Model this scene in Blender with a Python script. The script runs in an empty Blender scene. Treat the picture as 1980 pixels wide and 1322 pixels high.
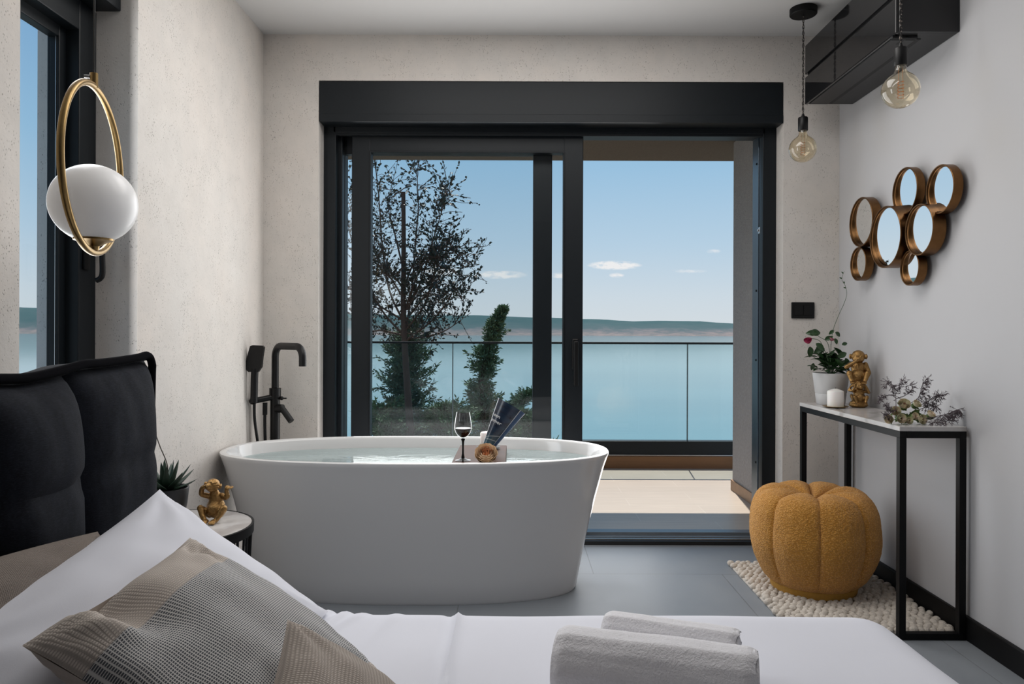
import bpy, bmesh, math, random
from math import sin, cos, pi, sqrt, radians, atan2
from mathutils import Vector, Matrix, noise, Quaternion
random.seed(7)
S = bpy.context.scene
COL = S.collection
F, CX, CY, HC = 1420.0, 996.0, 645.0, 1.12      # focal length in px, vanishing point, camera height


def at(px, py, d):
    """World point seen at pixel (px, py) at depth d."""
    return Vector(((px - CX) / F * d, d, HC - (py - CY) / F * d))


# ------------------------------------------------------------------ materials
MATS = {}


class N:
    """tiny node-graph helper"""
    def __init__(self, tree):
        self.t = tree

    def add(self, kind, **kw):
        n = self.t.nodes.new(kind)
        for k, v in kw.items():
            if k.startswith('i_'):
                key = k[2:]
                key = int(key) if key.isdigit() else key.replace('_', ' ')
                s = n.inputs[key]
                if isinstance(v, bpy.types.NodeSocket):
                    self.t.links.new(v, s)
                else:
                    s.default_value = v
            else:
                setattr(n, k, v)
        return n

    def math(self, op, a, b=0.0, c=None, clamp=False):
        n = self.t.nodes.new('ShaderNodeMath'); n.operation = op; n.use_clamp = clamp
        for i, v in enumerate((a, b) if c is None else (a, b, c)):
            if isinstance(v, bpy.types.NodeSocket): self.t.links.new(v, n.inputs[i])
            else: n.inputs[i].default_value = v
        return n.outputs[0]

    def mix(self, fac, a, b, mode='MIX'):
        n = self.t.nodes.new('ShaderNodeMix'); n.data_type = 'RGBA'; n.blend_type = mode
        for s, v in ((n.inputs[0], fac), (n.inputs[6], a), (n.inputs[7], b)):
            if isinstance(v, bpy.types.NodeSocket): self.t.links.new(v, s)
            elif isinstance(v, (int, float)): s.default_value = v
            else: s.default_value = (*v[:3], 1)
        return n.outputs[2]

    def ramp(self, fac, stops):
        n = self.t.nodes.new('ShaderNodeValToRGB'); self.t.links.new(fac, n.inputs[0])
        r = n.color_ramp
        while len(r.elements) < len(stops): r.elements.new(0.5)
        for e, (p, c) in zip(r.elements, stops):
            e.position = p
            e.color = (c, c, c, 1) if isinstance(c, (int, float)) else (*c[:3], 1)
        return n.outputs[0]

    def noise(self, vec, scale, detail=4, rough=.5, dist=0.0):
        n = self.t.nodes.new('ShaderNodeTexNoise')
        if vec is not None: self.t.links.new(vec, n.inputs['Vector'])
        n.inputs['Scale'].default_value = scale; n.inputs['Detail'].default_value = detail
        n.inputs['Roughness'].default_value = rough; n.inputs['Distortion'].default_value = dist
        return n.outputs[0]

    def coord(self, which='Object', scale=None, rot=None):
        c = self.t.nodes.new('ShaderNodeTexCoord').outputs[which]
        if scale or rot:
            m = self.t.nodes.new('ShaderNodeMapping'); self.t.links.new(c, m.inputs[0])
            if scale: m.inputs['Scale'].default_value = scale
            if rot: m.inputs['Rotation'].default_value = rot
            c = m.outputs[0]
        return c


def mat(name, col=(.5, .5, .5), rough=.5, metal=0.0, spec=.5, fn=None, **kw):
    if name in MATS: return MATS[name]
    m = bpy.data.materials.new(name); m.use_nodes = True
    t = m.node_tree; b = t.nodes['Principled BSDF']
    b.inputs['Base Color'].default_value = (*col, 1)
    b.inputs['Roughness'].default_value = rough
    b.inputs['Metallic'].default_value = metal
    b.inputs['Specular IOR Level'].default_value = spec
    for k, v in kw.items(): b.inputs[k.replace('_', ' ')].default_value = v
    if fn: fn(N(t), b, t)
    MATS[name] = m
    return m


def bump(n, t, b, h, strength=.3, dist=.01):
    bn = t.nodes.new('ShaderNodeBump'); bn.inputs['Strength'].default_value = strength
    bn.inputs['Distance'].default_value = dist
    t.links.new(h, bn.inputs['Height']); t.links.new(bn.outputs[0], b.inputs['Normal'])


def nmat(name, col, rough, nscale, var=.15, bs=.0, bd=.003, bscale=None, stretch=None, **kw):
    """principled with noise variation of colour and an optional noise bump"""
    def fn(n, b, t):
        v = n.coord('Object', stretch)
        f = n.noise(v, nscale, 5, .55)
        c = n.mix(f, [x * (1 - var) for x in col], [min(1, x * (1 + var)) for x in col])
        t.links.new(c, b.inputs['Base Color'])
        if bs:
            bump(n, t, b, n.noise(v, bscale or nscale * 4, 4, .6), bs, bd)
    return mat(name, col, rough, fn=fn, **kw)


def glassmat(name, tint=(.96, .98, .98), rough=0.0, ior=1.45, gain=1.0):
    if name in MATS: return MATS[name]
    m = bpy.data.materials.new(name); m.use_nodes = True
    t = m.node_tree; t.nodes.clear(); n = N(t)
    out = n.add('ShaderNodeOutputMaterial')
    tr = n.add('ShaderNodeBsdfTransparent', i_Color=(*tint, 1))
    gl = n.add('ShaderNodeBsdfGlossy', i_Roughness=rough, i_Color=(1, 1, 1, 1))
    ge = n.add('ShaderNodeNewGeometry')
    dp = t.nodes.new('ShaderNodeVectorMath'); dp.operation = 'DOT_PRODUCT'
    t.links.new(ge.outputs['Normal'], dp.inputs[0]); t.links.new(ge.outputs['Incoming'], dp.inputs[1])
    sch = n.math('POWER', n.math('SUBTRACT', 1.0, n.math('ABSOLUTE', dp.outputs['Value']), clamp=True), 5.0)
    r0 = ((ior - 1) / (ior + 1)) ** 2
    f = n.math('MULTIPLY', n.math('MULTIPLY_ADD', sch, 1 - r0, r0), gain, clamp=True)
    mx = n.add('ShaderNodeMixShader')
    t.links.new(f, mx.inputs[0]); t.links.new(tr.outputs[0], mx.inputs[1]); t.links.new(gl.outputs[0], mx.inputs[2])
    t.links.new(mx.outputs[0], out.inputs[0])
    MATS[name] = m
    return m


def plaster(name, base, warm):
    def fn(n, b, t):
        v = n.coord('Object')
        big = n.noise(v, 1.7, 5, .6)
        c = n.mix(n.ramp(big, [(.35, 0.0), (.7, 1.0)]), base, warm)
        mid = n.noise(v, 9, 6, .65)
        c = n.mix(n.ramp(mid, [(.35, 0.0), (.68, .55)]), c, [x * .86 for x in base])
        # pores: small dark pits, clustered
        vo = n.add('ShaderNodeTexVoronoi', i_Scale=165.0, i_Randomness=1.0)
        t.links.new(n.coord('Object', (1.0, 1.0, .62)), vo.inputs['Vector'])
        dot = n.ramp(vo.outputs['Distance'], [(.08, 1.0), (.33, 0.0)])
        sel = n.ramp(n.noise(n.coord('Object', (1, 1, .5)), 64, 4, .7), [(.47, 0.0), (.53, 1.0)])
        clus = n.ramp(n.noise(v, 7.0, 5, .75), [(.40, .06), (.60, 1.0)])
        pit = n.math('MULTIPLY', n.math('MULTIPLY', dot, sel), clus)
        c = n.mix(n.math('MULTIPLY', pit, .68), c, (.10, .085, .07))
        t.links.new(c, b.inputs['Base Color'])
        h = n.math('SUBTRACT', n.math('MULTIPLY', n.noise(v, 55, 6, .65), .45), pit)
        bump(n, t, b, h, .55, .004)
    return mat(name, base, .85, spec=.2, fn=fn)


M_plaster = plaster('mineral_plaster', (.72, .69, .655), (.73, .672, .62))
M_render = nmat('exterior_render', (.36, .335, .32), .95, 60, .25, .8, .006, 130, spec=.1)
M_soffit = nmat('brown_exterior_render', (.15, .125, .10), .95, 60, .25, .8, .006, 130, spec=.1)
M_paint = nmat('white_wall_paint', (.50, .498, .51), .55, 3, .012, .05, .001, 300, spec=.25)
M_ceil = nmat('ceiling_paint', (.64, .635, .63), .8, 3, .01, spec=.2)
M_frame = nmat('anthracite_aluminium', (.0075, .0105, .0135), .45, 40, .1, .1, .0005, 900, spec=.3)
M_framelight = nmat('anodised_track', (.10, .13, .16), .28, 30, .1, metal=.7)
M_sill = nmat('grey_sill_profile', (.20, .225, .25), .35, 30, .1, metal=.4)
M_alu = mat('bare_aluminium', (.55, .56, .57), .3, 1.0)
M_rubber = mat('black_gasket', (.008, .008, .009), .6)
M_rear = nmat('darkened_rear_wall', (.16, .155, .15), .7, 3, .02)  # out-of-view wall, dark colour chosen to cut bounce onto the tub
M_seal = mat('grey_seal', (.10, .14, .15), .5)
M_blackmetal = nmat('black_powder_coat', (.004, .004, .0045), .5, 90, .15, .1, .0005, 500, spec=.2)
M_matteblack = nmat('matte_black_fitting', (.005, .005, .0055), .42, 60, .1, spec=.3)
M_gloss = nmat('black_gloss_panel', (.008, .008, .009), .06, 5, .05, spec=.5)
M_satin = nmat('dark_satin_plastic', (.018, .018, .019), .38, 30, .08, spec=.3)
M_pane = glassmat('window_glass', (.955, .97, .975), 0.0, 1.45, .38)
M_rail = glassmat('railing_glass', (.885, .945, .952), 0.0, 1.45, .55)
M_acrylic = nmat('white_acrylic', (.68, .676, .676), .09, 4, .01, spec=.5)
M_brass = nmat('brushed_brass', (.31, .205, .085), .33, 60, .18, metal=1.0)
M_bronze = nmat('aged_bronze', (.17, .085, .034), .36, 22, .45, .12, .001, 90, metal=1.0)
M_gold = nmat('gold_leaf_resin', (.33, .195, .075), .38, 60, .55, .7, .005, 130, metal=1.0)
M_opal = mat('opal_glass', (.93, .92, .92), .3, spec=.35, Subsurface_Weight=.75, Subsurface_Radius=(.3, .3, .3), Subsurface_Scale=.5)
M_mirror = mat('mirror_silver', (.93, .95, .95), .0, 1.0)
M_white = nmat('white_cotton', (.735, .745, .81), .85, 5, .015, .12, .0015, 700, spec=.15, Sheen_Weight=.1)
M_towel = nmat('white_terry', (.84, .83, .86), .95, 60, .04, .6, .005, 190, spec=.05, Sheen_Weight=.3)
M_stick = nmat('dry_brown_stem', (.05, .04, .025), .7, 50, .2)
M_leaf = nmat('rose_leaf', (.022, .062, .018), .4, 30, .4, spec=.5)
M_succ = nmat('succulent_leaf', (.016, .038, .022), .45, 25, .4, spec=.5)
M_soil = nmat('potting_soil', (.018, .013, .010), .95, 120, .5, .8, .006, 90)
M_potw = nmat('pale_grey_ceramic', (.56, .56, .56), .5, 30, .03, spec=.4)
M_potd = nmat('charcoal_ceramic', (.025, .026, .028), .38, 30, .1, spec=.4)
M_wax = mat('white_wax', (.80, .78, .75), .45, Subsurface_Weight=.15)
M_wick = mat('candle_wick', (.12, .10, .08), .8)


def _fl(n, b, t):
    v = n.coord('Object')
    br = n.add('ShaderNodeTexBrick', i_Scale=1.0, i_Mortar_Size=.0022, i_Mortar_Smooth=.1,
               i_Brick_Width=1.2, i_Row_Height=.6, offset=.5)
    mp = n.add('ShaderNodeMapping'); t.links.new(v, mp.inputs[0]); mp.inputs['Location'].default_value = (.23, .17, 0)
    t.links.new(mp.outputs[0], br.inputs[0])
    br.inputs['Color1'].default_value = (.205, .223, .244, 1); br.inputs['Color2'].default_value = (.220, .238, .258, 1)
    br.inputs['Mortar'].default_value = (.12, .125, .13, 1)
    f = n.noise(v, 5, 7, .62)
    c = n.mix(n.ramp(f, [(.3, 0.0), (.7, .5)]), br.outputs[0], (.275, .295, .315))
    t.links.new(c, b.inputs['Base Color'])
    t.links.new(n.ramp(f, [(.3, .46), (.7, .58)]), b.inputs['Roughness'])
    bump(n, t, b, n.math('SUBTRACT', n.math('MULTIPLY', n.noise(v, 60, 4), .15), br.outputs['Fac']), .15, .002)


M_floor = mat('grey_concrete_tile', fn=_fl, spec=.3)


def _woodtile(c1, c2, mortar, bw=1.2, rh=.2):
    def fn(n, b, t):
        v = n.coord('Object')
        br = n.add('ShaderNodeTexBrick', i_Scale=1.0, i_Mortar_Size=.002, i_Brick_Width=bw, i_Row_Height=rh, offset=.37)
        t.links.new(v, br.inputs[0])
        br.inputs['Color1'].default_value = (*c1, 1); br.inputs['Color2'].default_value = (*c2, 1)
        br.inputs['Mortar'].default_value = (*mortar, 1)
        g = n.noise(n.coord('Object', (1.2, 16, 16)), 3.0, 6, .6, .3)
        c = n.mix(n.ramp(g, [(.3, 0.0), (.75, .55)]), br.outputs[0], [x * .72 for x in c1])
        t.links.new(c, b.inputs['Base Color'])
    return fn


M_deck = mat('wood_look_tile', rough=.36, spec=.5, fn=_woodtile((.50, .43, .36), (.54, .465, .39), (.62, .56, .49)))
M_upstand = mat('brown_wood_tile', rough=.5, spec=.3, fn=_woodtile((.21, .10, .045), (.26, .13, .06), (.12, .07, .04), 1.2, .3))
M_skirt = mat('tan_wood_tile', rough=.5, spec=.3, fn=_woodtile((.36, .22, .13), (.40, .25, .15), (.2, .15, .1), 1.2, .3))
M_tray = mat('walnut_tray', rough=.5, spec=.06, fn=_woodtile((.075, .035, .022), (.095, .045, .028), (.07, .03, .02), 9, .07))
M_tray.node_tree.nodes['Principled BSDF'].inputs['Specular IOR Level'].default_value = .06


def _marble(n, b, t):
    v = n.coord('Object', None, (0, 0, .5))
    d = n.noise(v, 2.2, 6, .6, 1.3)
    w = n.add('ShaderNodeTexWave', i_Scale=1.6, i_Distortion=9.0, i_Detail=5.0, i_Detail_Scale=1.4)
    t.links.new(v, w.inputs[0])
    c = n.mix(n.ramp(w.outputs['Fac'], [(.0, .0), (.78, .2), (.97, .95)]), (.64, .62, .605), (.36, .33, .31))
    c = n.mix(n.ramp(d, [(.38, 0.0), (.66, .6)]), c, (.44, .415, .40))
    t.links.new(c, b.inputs['Base Color'])


M_marble = mat('veined_white_marble', rough=.16, spec=.5, fn=_marble)


def _velvet(n, b, t):
    v = n.coord('Object')
    f = n.noise(n.coord('Object', (1, 2.2, 1)), 26, 6, .7)
    th = n.noise(n.coord('Object', (60, 14, 260)), 5, 3, .6)
    c = n.mix(n.ramp(f, [(.3, 0.0), (.75, 1.0)]), (.005, .006, .0095), (.012, .0145, .022))
    c = n.mix(n.ramp(th, [(.5, 0.0), (.75, .6)]), c, (.030, .035, .048))
    t.links.new(c, b.inputs['Base Color'])
    bump(n, t, b, th, .35, .002)


M_navy = mat('midnight_blue_weave', rough=.85, spec=.15, fn=_velvet)
M_piping = nmat('dark_piping', (.003, .003, .0045), .9, 60, .2, .3, .001, 400, spec=.03)


def _boucle(n, b, t):
    v = n.coord('Object')
    vo = n.add('ShaderNodeTexVoronoi', i_Scale=150.0); t.links.new(n.coord('Object', (1, 1, 1.25)), vo.inputs['Vector'])
    ns = n.noise(v, 210, 4, .7, 1.2)
    h = n.math('ADD', n.math('MULTIPLY', vo.outputs['Distance'], -1.0), n.math('MULTIPLY', ns, 1.1))
    c = n.mix(n.ramp(h, [(-.0, 0.0), (.45, 1.0)]), (.56, .25, .04), (.86, .45, .115))
    t.links.new(c, b.inputs['Base Color'])
    bump(n, t, b, h, .75, .008)


M_boucle = mat('mustard_boucle', rough=.9, spec=.05, fn=_boucle, Sheen_Weight=.25, Sheen_Roughness=.5)
M_skirtfab = nmat('mustard_base_cloth', (.42, .22, .035), .9, 90, .25, .5, .003, 160)
M_wool = nmat('cream_felted_wool', (.60, .545, .48), .95, 70, .12, .9, .005, 140, spec=.05, Sheen_Weight=.2)


def _knit(base, dark, sx, sy):
    def fn(n, b, t):
        uv = n.coord('UV', (sx, sy, 1))
        sp = n.add('ShaderNodeSeparateXYZ'); t.links.new(uv, sp.inputs[0])
        a = n.math('SINE', n.math('MULTIPLY', sp.outputs[0], 2 * pi))
        c_ = n.math('SINE', n.math('MULTIPLY', sp.outputs[1], 2 * pi))
        g = n.math('MULTIPLY', n.math('MULTIPLY_ADD', a, .5, .5), n.math('MULTIPLY_ADD', c_, .5, .5))
        col = n.mix(n.ramp(g, [(.02, 0.0), (.6, 1.0)]), dark, base)
        f = n.noise(n.coord('Object'), 8, 5, .6)
        col = n.mix(n.ramp(f, [(.3, 0.0), (.7, .35)]), col, [x * .8 for x in base])
        t.links.new(col, b.inputs['Base Color'])
        bump(n, t, b, g, .5, .002)
    return fn


M_taupe = mat('taupe_ribbed_cotton', rough=.9, spec=.1, fn=_knit((.52, .455, .40), (.30, .258, .225), 62, 84), Sheen_Weight=.1)
M_taupe2 = mat('brown_grey_cotton', rough=.9, spec=.1, fn=_knit((.26, .222, .195), (.22, .187, .163), 150, 150))
M_beige = nmat('beige_linen', (.55, .48, .42), .9, 200, .12, .3, .001, 500, spec=.1)


def _check(n, b, t):
    uv = n.coord('UV')
    sp = n.add('ShaderNodeSeparateXYZ'); t.links.new(uv, sp.inputs[0])
    u, v = sp.outputs[0], sp.outputs[1]

    def lines(x, k, lo, hi):
        return n.ramp(n.math('MULTIPLY_ADD', n.math('SINE', n.math('MULTIPLY', x, k * 2 * pi)), .5, .5), [(lo, 0.0), (hi, 1.0)])
    l1, l2 = lines(u, 118, .60, .92), lines(v, 84, .60, .90)
    grid = n.math('MAXIMUM', l1, l2)
    grey = n.mix(grid, (.10, .108, .12), (.66, .645, .63))
    b1, b2 = lines(u, 110, .1, .6), lines(v, 90, .1, .6)
    beige = n.mix(n.math('MULTIPLY', b1, b2), (.43, .38, .34), (.69, .62, .56))
    band = n.math('ADD', n.math('LESS_THAN', u, .21), n.math('GREATER_THAN', u, .93), clamp=True)
    c = n.mix(band, grey, beige)
    t.links.new(c, b.inputs['Base Color'])
    bump(n, t, b, grid, .35, .0015)


M_check = mat('grey_check_weave', rough=.9, spec=.1, fn=_check, Sheen_Weight=.05)
M_amber = glassmat('amber_bulb_glass', (.965, .90, .765), 0.0, 1.5, 1.6)
M_clear = glassmat('clear_glass', (.97, .98, .98), 0.0, 1.5, .6)
M_fil = mat('copper_filament', (.55, .22, .08), .35, 1.0)
M_wine = mat('dark_red_wine', (.020, .006, .003), .1, spec=.2)
M_blackglass = mat('black_glass', (.004, .004, .005), .15, spec=.2)


def _cord(n, b, t):
    w = n.add('ShaderNodeTexWave', i_Scale=42.0, wave_type='BANDS', bands_direction='DIAGONAL')
    t.links.new(n.coord('Object', (1, 1, .75)), w.inputs[0])
    c = n.mix(n.ramp(w.outputs['Fac'], [(.90, 0.0), (.96, 1.0)]), (.008, .007, .007), (.30, .25, .22))
    t.links.new(c, b.inputs['Base Color'])


M_cord = mat('braided_cord', rough=.8, fn=_cord)
M_wire = mat('black_wire', (.01, .01, .01), .5)
M_pink = nmat('pink_rose_petal', (.36, .022, .085), .6, 60, .4)
M_pinkpale = nmat('pale_pink_petal', (.50, .16, .22), .6, 60, .3)


def _rosegreen(n, b, t):
    f = n.noise(n.coord('Object'), 30, 4, .6)
    t.links.new(n.mix(n.ramp(f, [(.35, 0.0), (.65, 1.0)]), (.80, .79, .50), (.90, .76, .60)), b.inputs['Base Color'])


M_cream = mat('cream_green_petal', rough=.65, fn=_rosegreen, Subsurface_Weight=.1)
M_heart = nmat('rose_pink_heart_petal', (.72, .46, .36), .65, 60, .25)
M_calyx = nmat('rose_sepal_green', (.075, .13, .03), .6, 60, .3)
M_dry = nmat('dried_mauve_sprig', (.115, .09, .10), .8, 60, .4)
M_peony = nmat('peach_peony_petal', (.98, .66, .47), .6, 50, .3)
M_peony2 = nmat('rust_peony_heart', (.86, .42, .23), .6, 80, .35)
M_paper = nmat('paper_edge', (.55, .55, .54), .7, 300, .1)


def _cover(n, b, t):
    uv = n.coord('UV')
    sp = n.add('ShaderNodeSeparateXYZ'); t.links.new(uv, sp.inputs[0])
    f = n.noise(n.coord('UV', (2, 5, 1)), 2.2, 5, .6)
    c = n.mix(n.ramp(f, [(.35, 0.0), (.7, 1.0)]), (.006, .009, .022), (.014, .032, .062))
    low = n.ramp(sp.outputs[1], [(.12, 1.0), (.34, 0.0)])
    c = n.mix(n.math('MULTIPLY', low, .6), c, (.05, .12, .15))
    # two thin pale rings / wake lines
    d = n.math('ADD', sp.outputs[1], n.math('MULTIPLY', sp.outputs[0], -.36))
    ln = n.ramp(n.math('ABSOLUTE', n.math('SUBTRACT', d, -.02)), [(.004, 1.0), (.012, 0.0)])
    d2 = n.math('ADD', sp.outputs[1], n.math('MULTIPLY', sp.outputs[0], -.12))
    ln2 = n.ramp(n.math('ABSOLUTE', n.math('SUBTRACT', d2, .09)), [(.004, 1.0), (.012, 0.0)])
    c = n.mix(n.math('MULTIPLY', n.math('MAXIMUM', ln, ln2), .6), c, (.4, .42, .42))
    t.links.new(c, b.inputs['Base Color'])


M_cover = mat('navy_magazine_cover', rough=.22, spec=.5, fn=_cover)


def _inner(n, b, t):
    f = n.noise(n.coord('UV', (14, 5, 1)), 3, 4, .7)
    c = n.mix(n.ramp(f, [(.62, 0.0), (.7, .6)]), (.008, .04, .12), (.25, .36, .48))
    t.links.new(c, b.inputs['Base Color'])


M_inner = mat('blue_magazine_page', rough=.3, spec=.5, fn=_inner)
M_ink = mat('white_print', (.75, .75, .75), .5)
M_bark = nmat('brown_bark', (.085, .05, .035), .85, 20, .4, .6, .01, 40, (1, 1, .3))
M_euc = nmat('small_round_leaf', (.028, .042, .032), .5, 9, .5, spec=.4)
M_con = nmat('conifer_needle', (.15, .225, .12), .65, 7, .6, spec=.3)
M_con2 = nmat('dark_conifer_needle', (.11, .175, .105), .65, 7, .6, spec=.3)
M_shrub = nmat('shrub_leaf', (.12, .19, .085), .6, 7, .6, spec=.3)
M_earth = nmat('garden_soil', (.16, .12, .08), .95, 4, .4, .6, .03, 12)


def _sea(n, b, t):
    v = n.coord('Object')
    big = n.noise(n.coord('Object', (.004, .016, 1)), 1.0, 5, .6)
    c = n.mix(n.ramp(big, [(.3, 0.0), (.7, 1.0)]), (.12, .225, .25), (.155, .285, .305))
    t.links.new(c, b.inputs['Base Color'])
    h = n.math('ADD', n.noise(n.coord('Object', (.35, 1.0, 1)), .5, 5, .6), n.math('MULTIPLY', n.noise(n.coord('Object', (.02, .07, 1)), 1.0, 4, .6), 2.0))
    bump(n, t, b, h, .02, .2)


M_sea = mat('teal_sea_water', rough=.09, spec=.5, fn=_sea, IOR=1.33)


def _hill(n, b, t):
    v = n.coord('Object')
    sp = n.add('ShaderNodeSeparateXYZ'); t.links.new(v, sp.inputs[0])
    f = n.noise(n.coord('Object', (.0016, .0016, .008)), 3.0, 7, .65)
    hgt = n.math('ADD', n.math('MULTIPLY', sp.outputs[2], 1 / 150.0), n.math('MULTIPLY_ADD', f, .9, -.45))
    c = n.ramp(hgt, [(.03, (.24, .21, .20)), (.16, (.17, .17, .175)), (.36, (.095, .135, .14)), (.75, (.062, .115, .12))])  # scrub and rock colours, with distance haze put in as a bluish grey tint
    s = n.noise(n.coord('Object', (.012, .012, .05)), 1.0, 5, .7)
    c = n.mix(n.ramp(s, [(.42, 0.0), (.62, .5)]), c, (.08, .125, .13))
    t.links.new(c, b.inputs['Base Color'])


M_hill = mat('hazy_scrub_hill', rough=1.0, spec=0.0, fn=_hill)


def watermat():
    m = bpy.data.materials.new('bath_water'); m.use_nodes = True
    t = m.node_tree; t.nodes.clear(); n = N(t)
    out = n.add('ShaderNodeOutputMaterial')
    bn = t.nodes.new('ShaderNodeBump'); bn.inputs['Strength'].default_value = .35; bn.inputs['Distance'].default_value = .006
    t.links.new(n.noise(n.coord('Object', (5, 9, 1)), 1.6, 3, .5, .6), bn.inputs['Height'])
    tr = n.add('ShaderNodeBsdfTransparent', i_Color=(.84, .95, .95, 1))
    di = n.add('ShaderNodeBsdfDiffuse', i_Color=(.74, .84, .85, 1))
    gl = n.add('ShaderNodeBsdfGlossy', i_Roughness=.02, i_Color=(.55, .58, .58, 1)); t.links.new(bn.outputs[0], gl.inputs['Normal'])
    fr = n.add('ShaderNodeFresnel', i_IOR=1.33); t.links.new(bn.outputs[0], fr.inputs['Normal'])
    m1 = n.add('ShaderNodeMixShader', i_0=.36); t.links.new(tr.outputs[0], m1.inputs[1]); t.links.new(di.outputs[0], m1.inputs[2])
    m2 = n.add('ShaderNodeMixShader'); t.links.new(fr.outputs[0], m2.inputs[0]); t.links.new(m1.outputs[0], m2.inputs[1]); t.links.new(gl.outputs[0], m2.inputs[2])
    t.links.new(m2.outputs[0], out.inputs[0])
    return m


M_water = watermat()


# ------------------------------------------------------------------ mesh builder
class MB:
    def __init__(self):
        self.v, self.f, self.uv, self.sm = [], [], {}, []

    def face(self, ids, smooth=True):
        self.f.append(tuple(ids)); self.sm.append(smooth)

    def box(self, x0, x1, y0, y1, z0, z1, M=None):
        o = len(self.v)
        for x in (x0, x1):
            for y in (y0, y1):
                for z in (z0, z1):
                    p = Vector((x, y, z)); self.v.append(M @ p if M else p)
        for q in ((0, 1, 3, 2), (4, 6, 7, 5), (0, 4, 5, 1), (2, 3, 7, 6), (0, 2, 6, 4), (1, 5, 7, 3)):
            self.face([o + i for i in q], False)
        return self

    def bbox(self, x0, x1, y0, y1, z0, z1, r=.004, seg=2, M=None):
        """box with rounded edges"""
        bm = bmesh.new(); bmesh.ops.create_cube(bm, size=1)
        for v in bm.verts:
            v.co = Vector(((x0 + x1) / 2 + v.co.x * (x1 - x0), (y0 + y1) / 2 + v.co.y * (y1 - y0), (z0 + z1) / 2 + v.co.z * (z1 - z0)))
        bmesh.ops.bevel(bm, geom=bm.edges[:], offset=r, segments=seg, affect='EDGES', profile=.5)
        self.frombm(bm, M, smooth=False); return self

    def frombm(self, bm, M=None, smooth=True):
        o = len(self.v); bm.verts.index_update()
        for v in bm.verts: self.v.append(M @ v.co if M else v.co.copy())
        for f in bm.faces: self.face([o + v.index for v in f.verts], smooth)
        bm.free()

    def lathe(self, prof, n=32, c=(0, 0, 0), M=None, closed=False):
        """prof: [(r, z)]"""
        c = Vector(c); rings = []
        for r, z in prof:
            if r < 1e-6:
                p = c + Vector((0, 0, z)); self.v.append(M @ p if M else p); rings.append([len(self.v) - 1])
            else:
                ring = []
                for i in range(n):
                    a = 2 * pi * i / n
                    p = c + Vector((r * cos(a), r * sin(a), z)); self.v.append(M @ p if M else p); ring.append(len(self.v) - 1)
                rings.append(ring)
        for A, B in zip(rings, rings[1:]): self.bridge(A, B)
        return self

    def bridge(self, A, B, closed=True):
        if len(A) == 1 and len(B) == 1: return
        n = max(len(A), len(B))
        for i in range(n if closed else n - 1):
            j = (i + 1) % n
            if len(A) == 1: self.face((A[0], B[j], B[i]))
            elif len(B) == 1: self.face((A[i], A[j], B[0]))
            else: self.face((A[i], A[j], B[j], B[i]))

    def ring(self, pts):
        o = len(self.v); self.v += [Vector(p) for p in pts]
        return list(range(o, o + len(pts)))

    def tube(self, pts, r, n=8, closed=False, cap=True, sq=False):
        pts = [Vector(p) for p in pts]; m = len(pts)
        rad = r if callable(r) else (lambda t: r)
        up = None; rings = []
        for i, p in enumerate(pts):
            if closed: d = pts[(i + 1) % m] - pts[i - 1]
            else: d = pts[min(i + 1, m - 1)] - pts[max(i - 1, 0)]
            d = d.normalized() if d.length > 1e-9 else Vector((0, 0, 1))
            if up is None:
                up = Vector((0, 0, 1)) if abs(d.z) < .9 else Vector((0, 1, 0))
            u = (up - d * up.dot(d)).normalized(); w = d.cross(u); up = u
            rr = rad(i / max(1, m - 1))
            rings.append(self.ring([p + (u * cos(2 * pi * k / n) + w * sin(2 * pi * k / n)) * rr for k in range(n)]))
        for A, B in zip(rings, rings[1:]): self.bridge(A, B)
        if closed: self.bridge(rings[-1], rings[0])
        elif cap:
            self.face(rings[0][::-1]); self.face(rings[-1])
        return self

    def ball(self, c, r, M=None, nu=16, nv=10):
        r = (r, r, r) if isinstance(r, (int, float)) else r
        T = Matrix.Translation(Vector(c)) @ (M or Matrix()) @ Matrix.Diagonal((*r, 1))
        prof = [(sin(pi * k / nv), -cos(pi * k / nv)) for k in range(nv + 1)]
        prof[0] = (0, -1); prof[-1] = (0, 1)
        return self.lathe(prof, nu, M=T)

    def grid(self, fn, nu, nv, uvs=True, flip=False):
        o = len(self.v)
        for j in range(nv + 1):
            for i in range(nu + 1):
                self.v.append(Vector(fn(i / nu, j / nv)))
                if uvs: self.uv[len(self.v) - 1] = (i / nu, j / nv)
        for j in range(nv):
            for i in range(nu):
                q = [o + j * (nu + 1) + i, o + j * (nu + 1) + i + 1, o + (j + 1) * (nu + 1) + i + 1, o + (j + 1) * (nu + 1) + i]
                self.face(q[::-1] if flip else q)
        return self

    def poly(self, pts, h, M=None):
        """prism: pts 2D in xy, extruded 0..h in z"""
        n = len(pts); o = len(self.v)
        for z in (0, h):
            for x, y in pts:
                p = Vector((x, y, z)); self.v.append(M @ p if M else p)
        self.face([o + i for i in range(n)][::-1], False); self.face([o + n + i for i in range(n)], False)
        for i in range(n):
            j = (i + 1) % n; self.face((o + i, o + j, o + n + j, o + n + i), False)
        return self

    def build(self, name, m, parent=None, loc=None, sharp=42):
        me = bpy.data.meshes.new(name)
        me.from_pydata([tuple(p) for p in self.v], [], self.f)
        me.polygons.foreach_set('use_smooth', self.sm)
        if self.uv:
            lay = me.uv_layers.new(name='UVMap')
            for lp in me.loops: lay.data[lp.index].uv = self.uv.get(lp.vertex_index, (0, 0))
        me.materials.append(m); me.update()
        if any(self.sm): me.set_sharp_from_angle(angle=radians(sharp))
        o = bpy.data.objects.new(name, me); COL.objects.link(o)
        if parent:
            o.parent = parent
            if parent.type == 'EMPTY' or loc is None:
                o.matrix_parent_inverse = Matrix.Translation(-world_loc(parent))
        if loc is not None: o.location = loc
        return o


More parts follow.
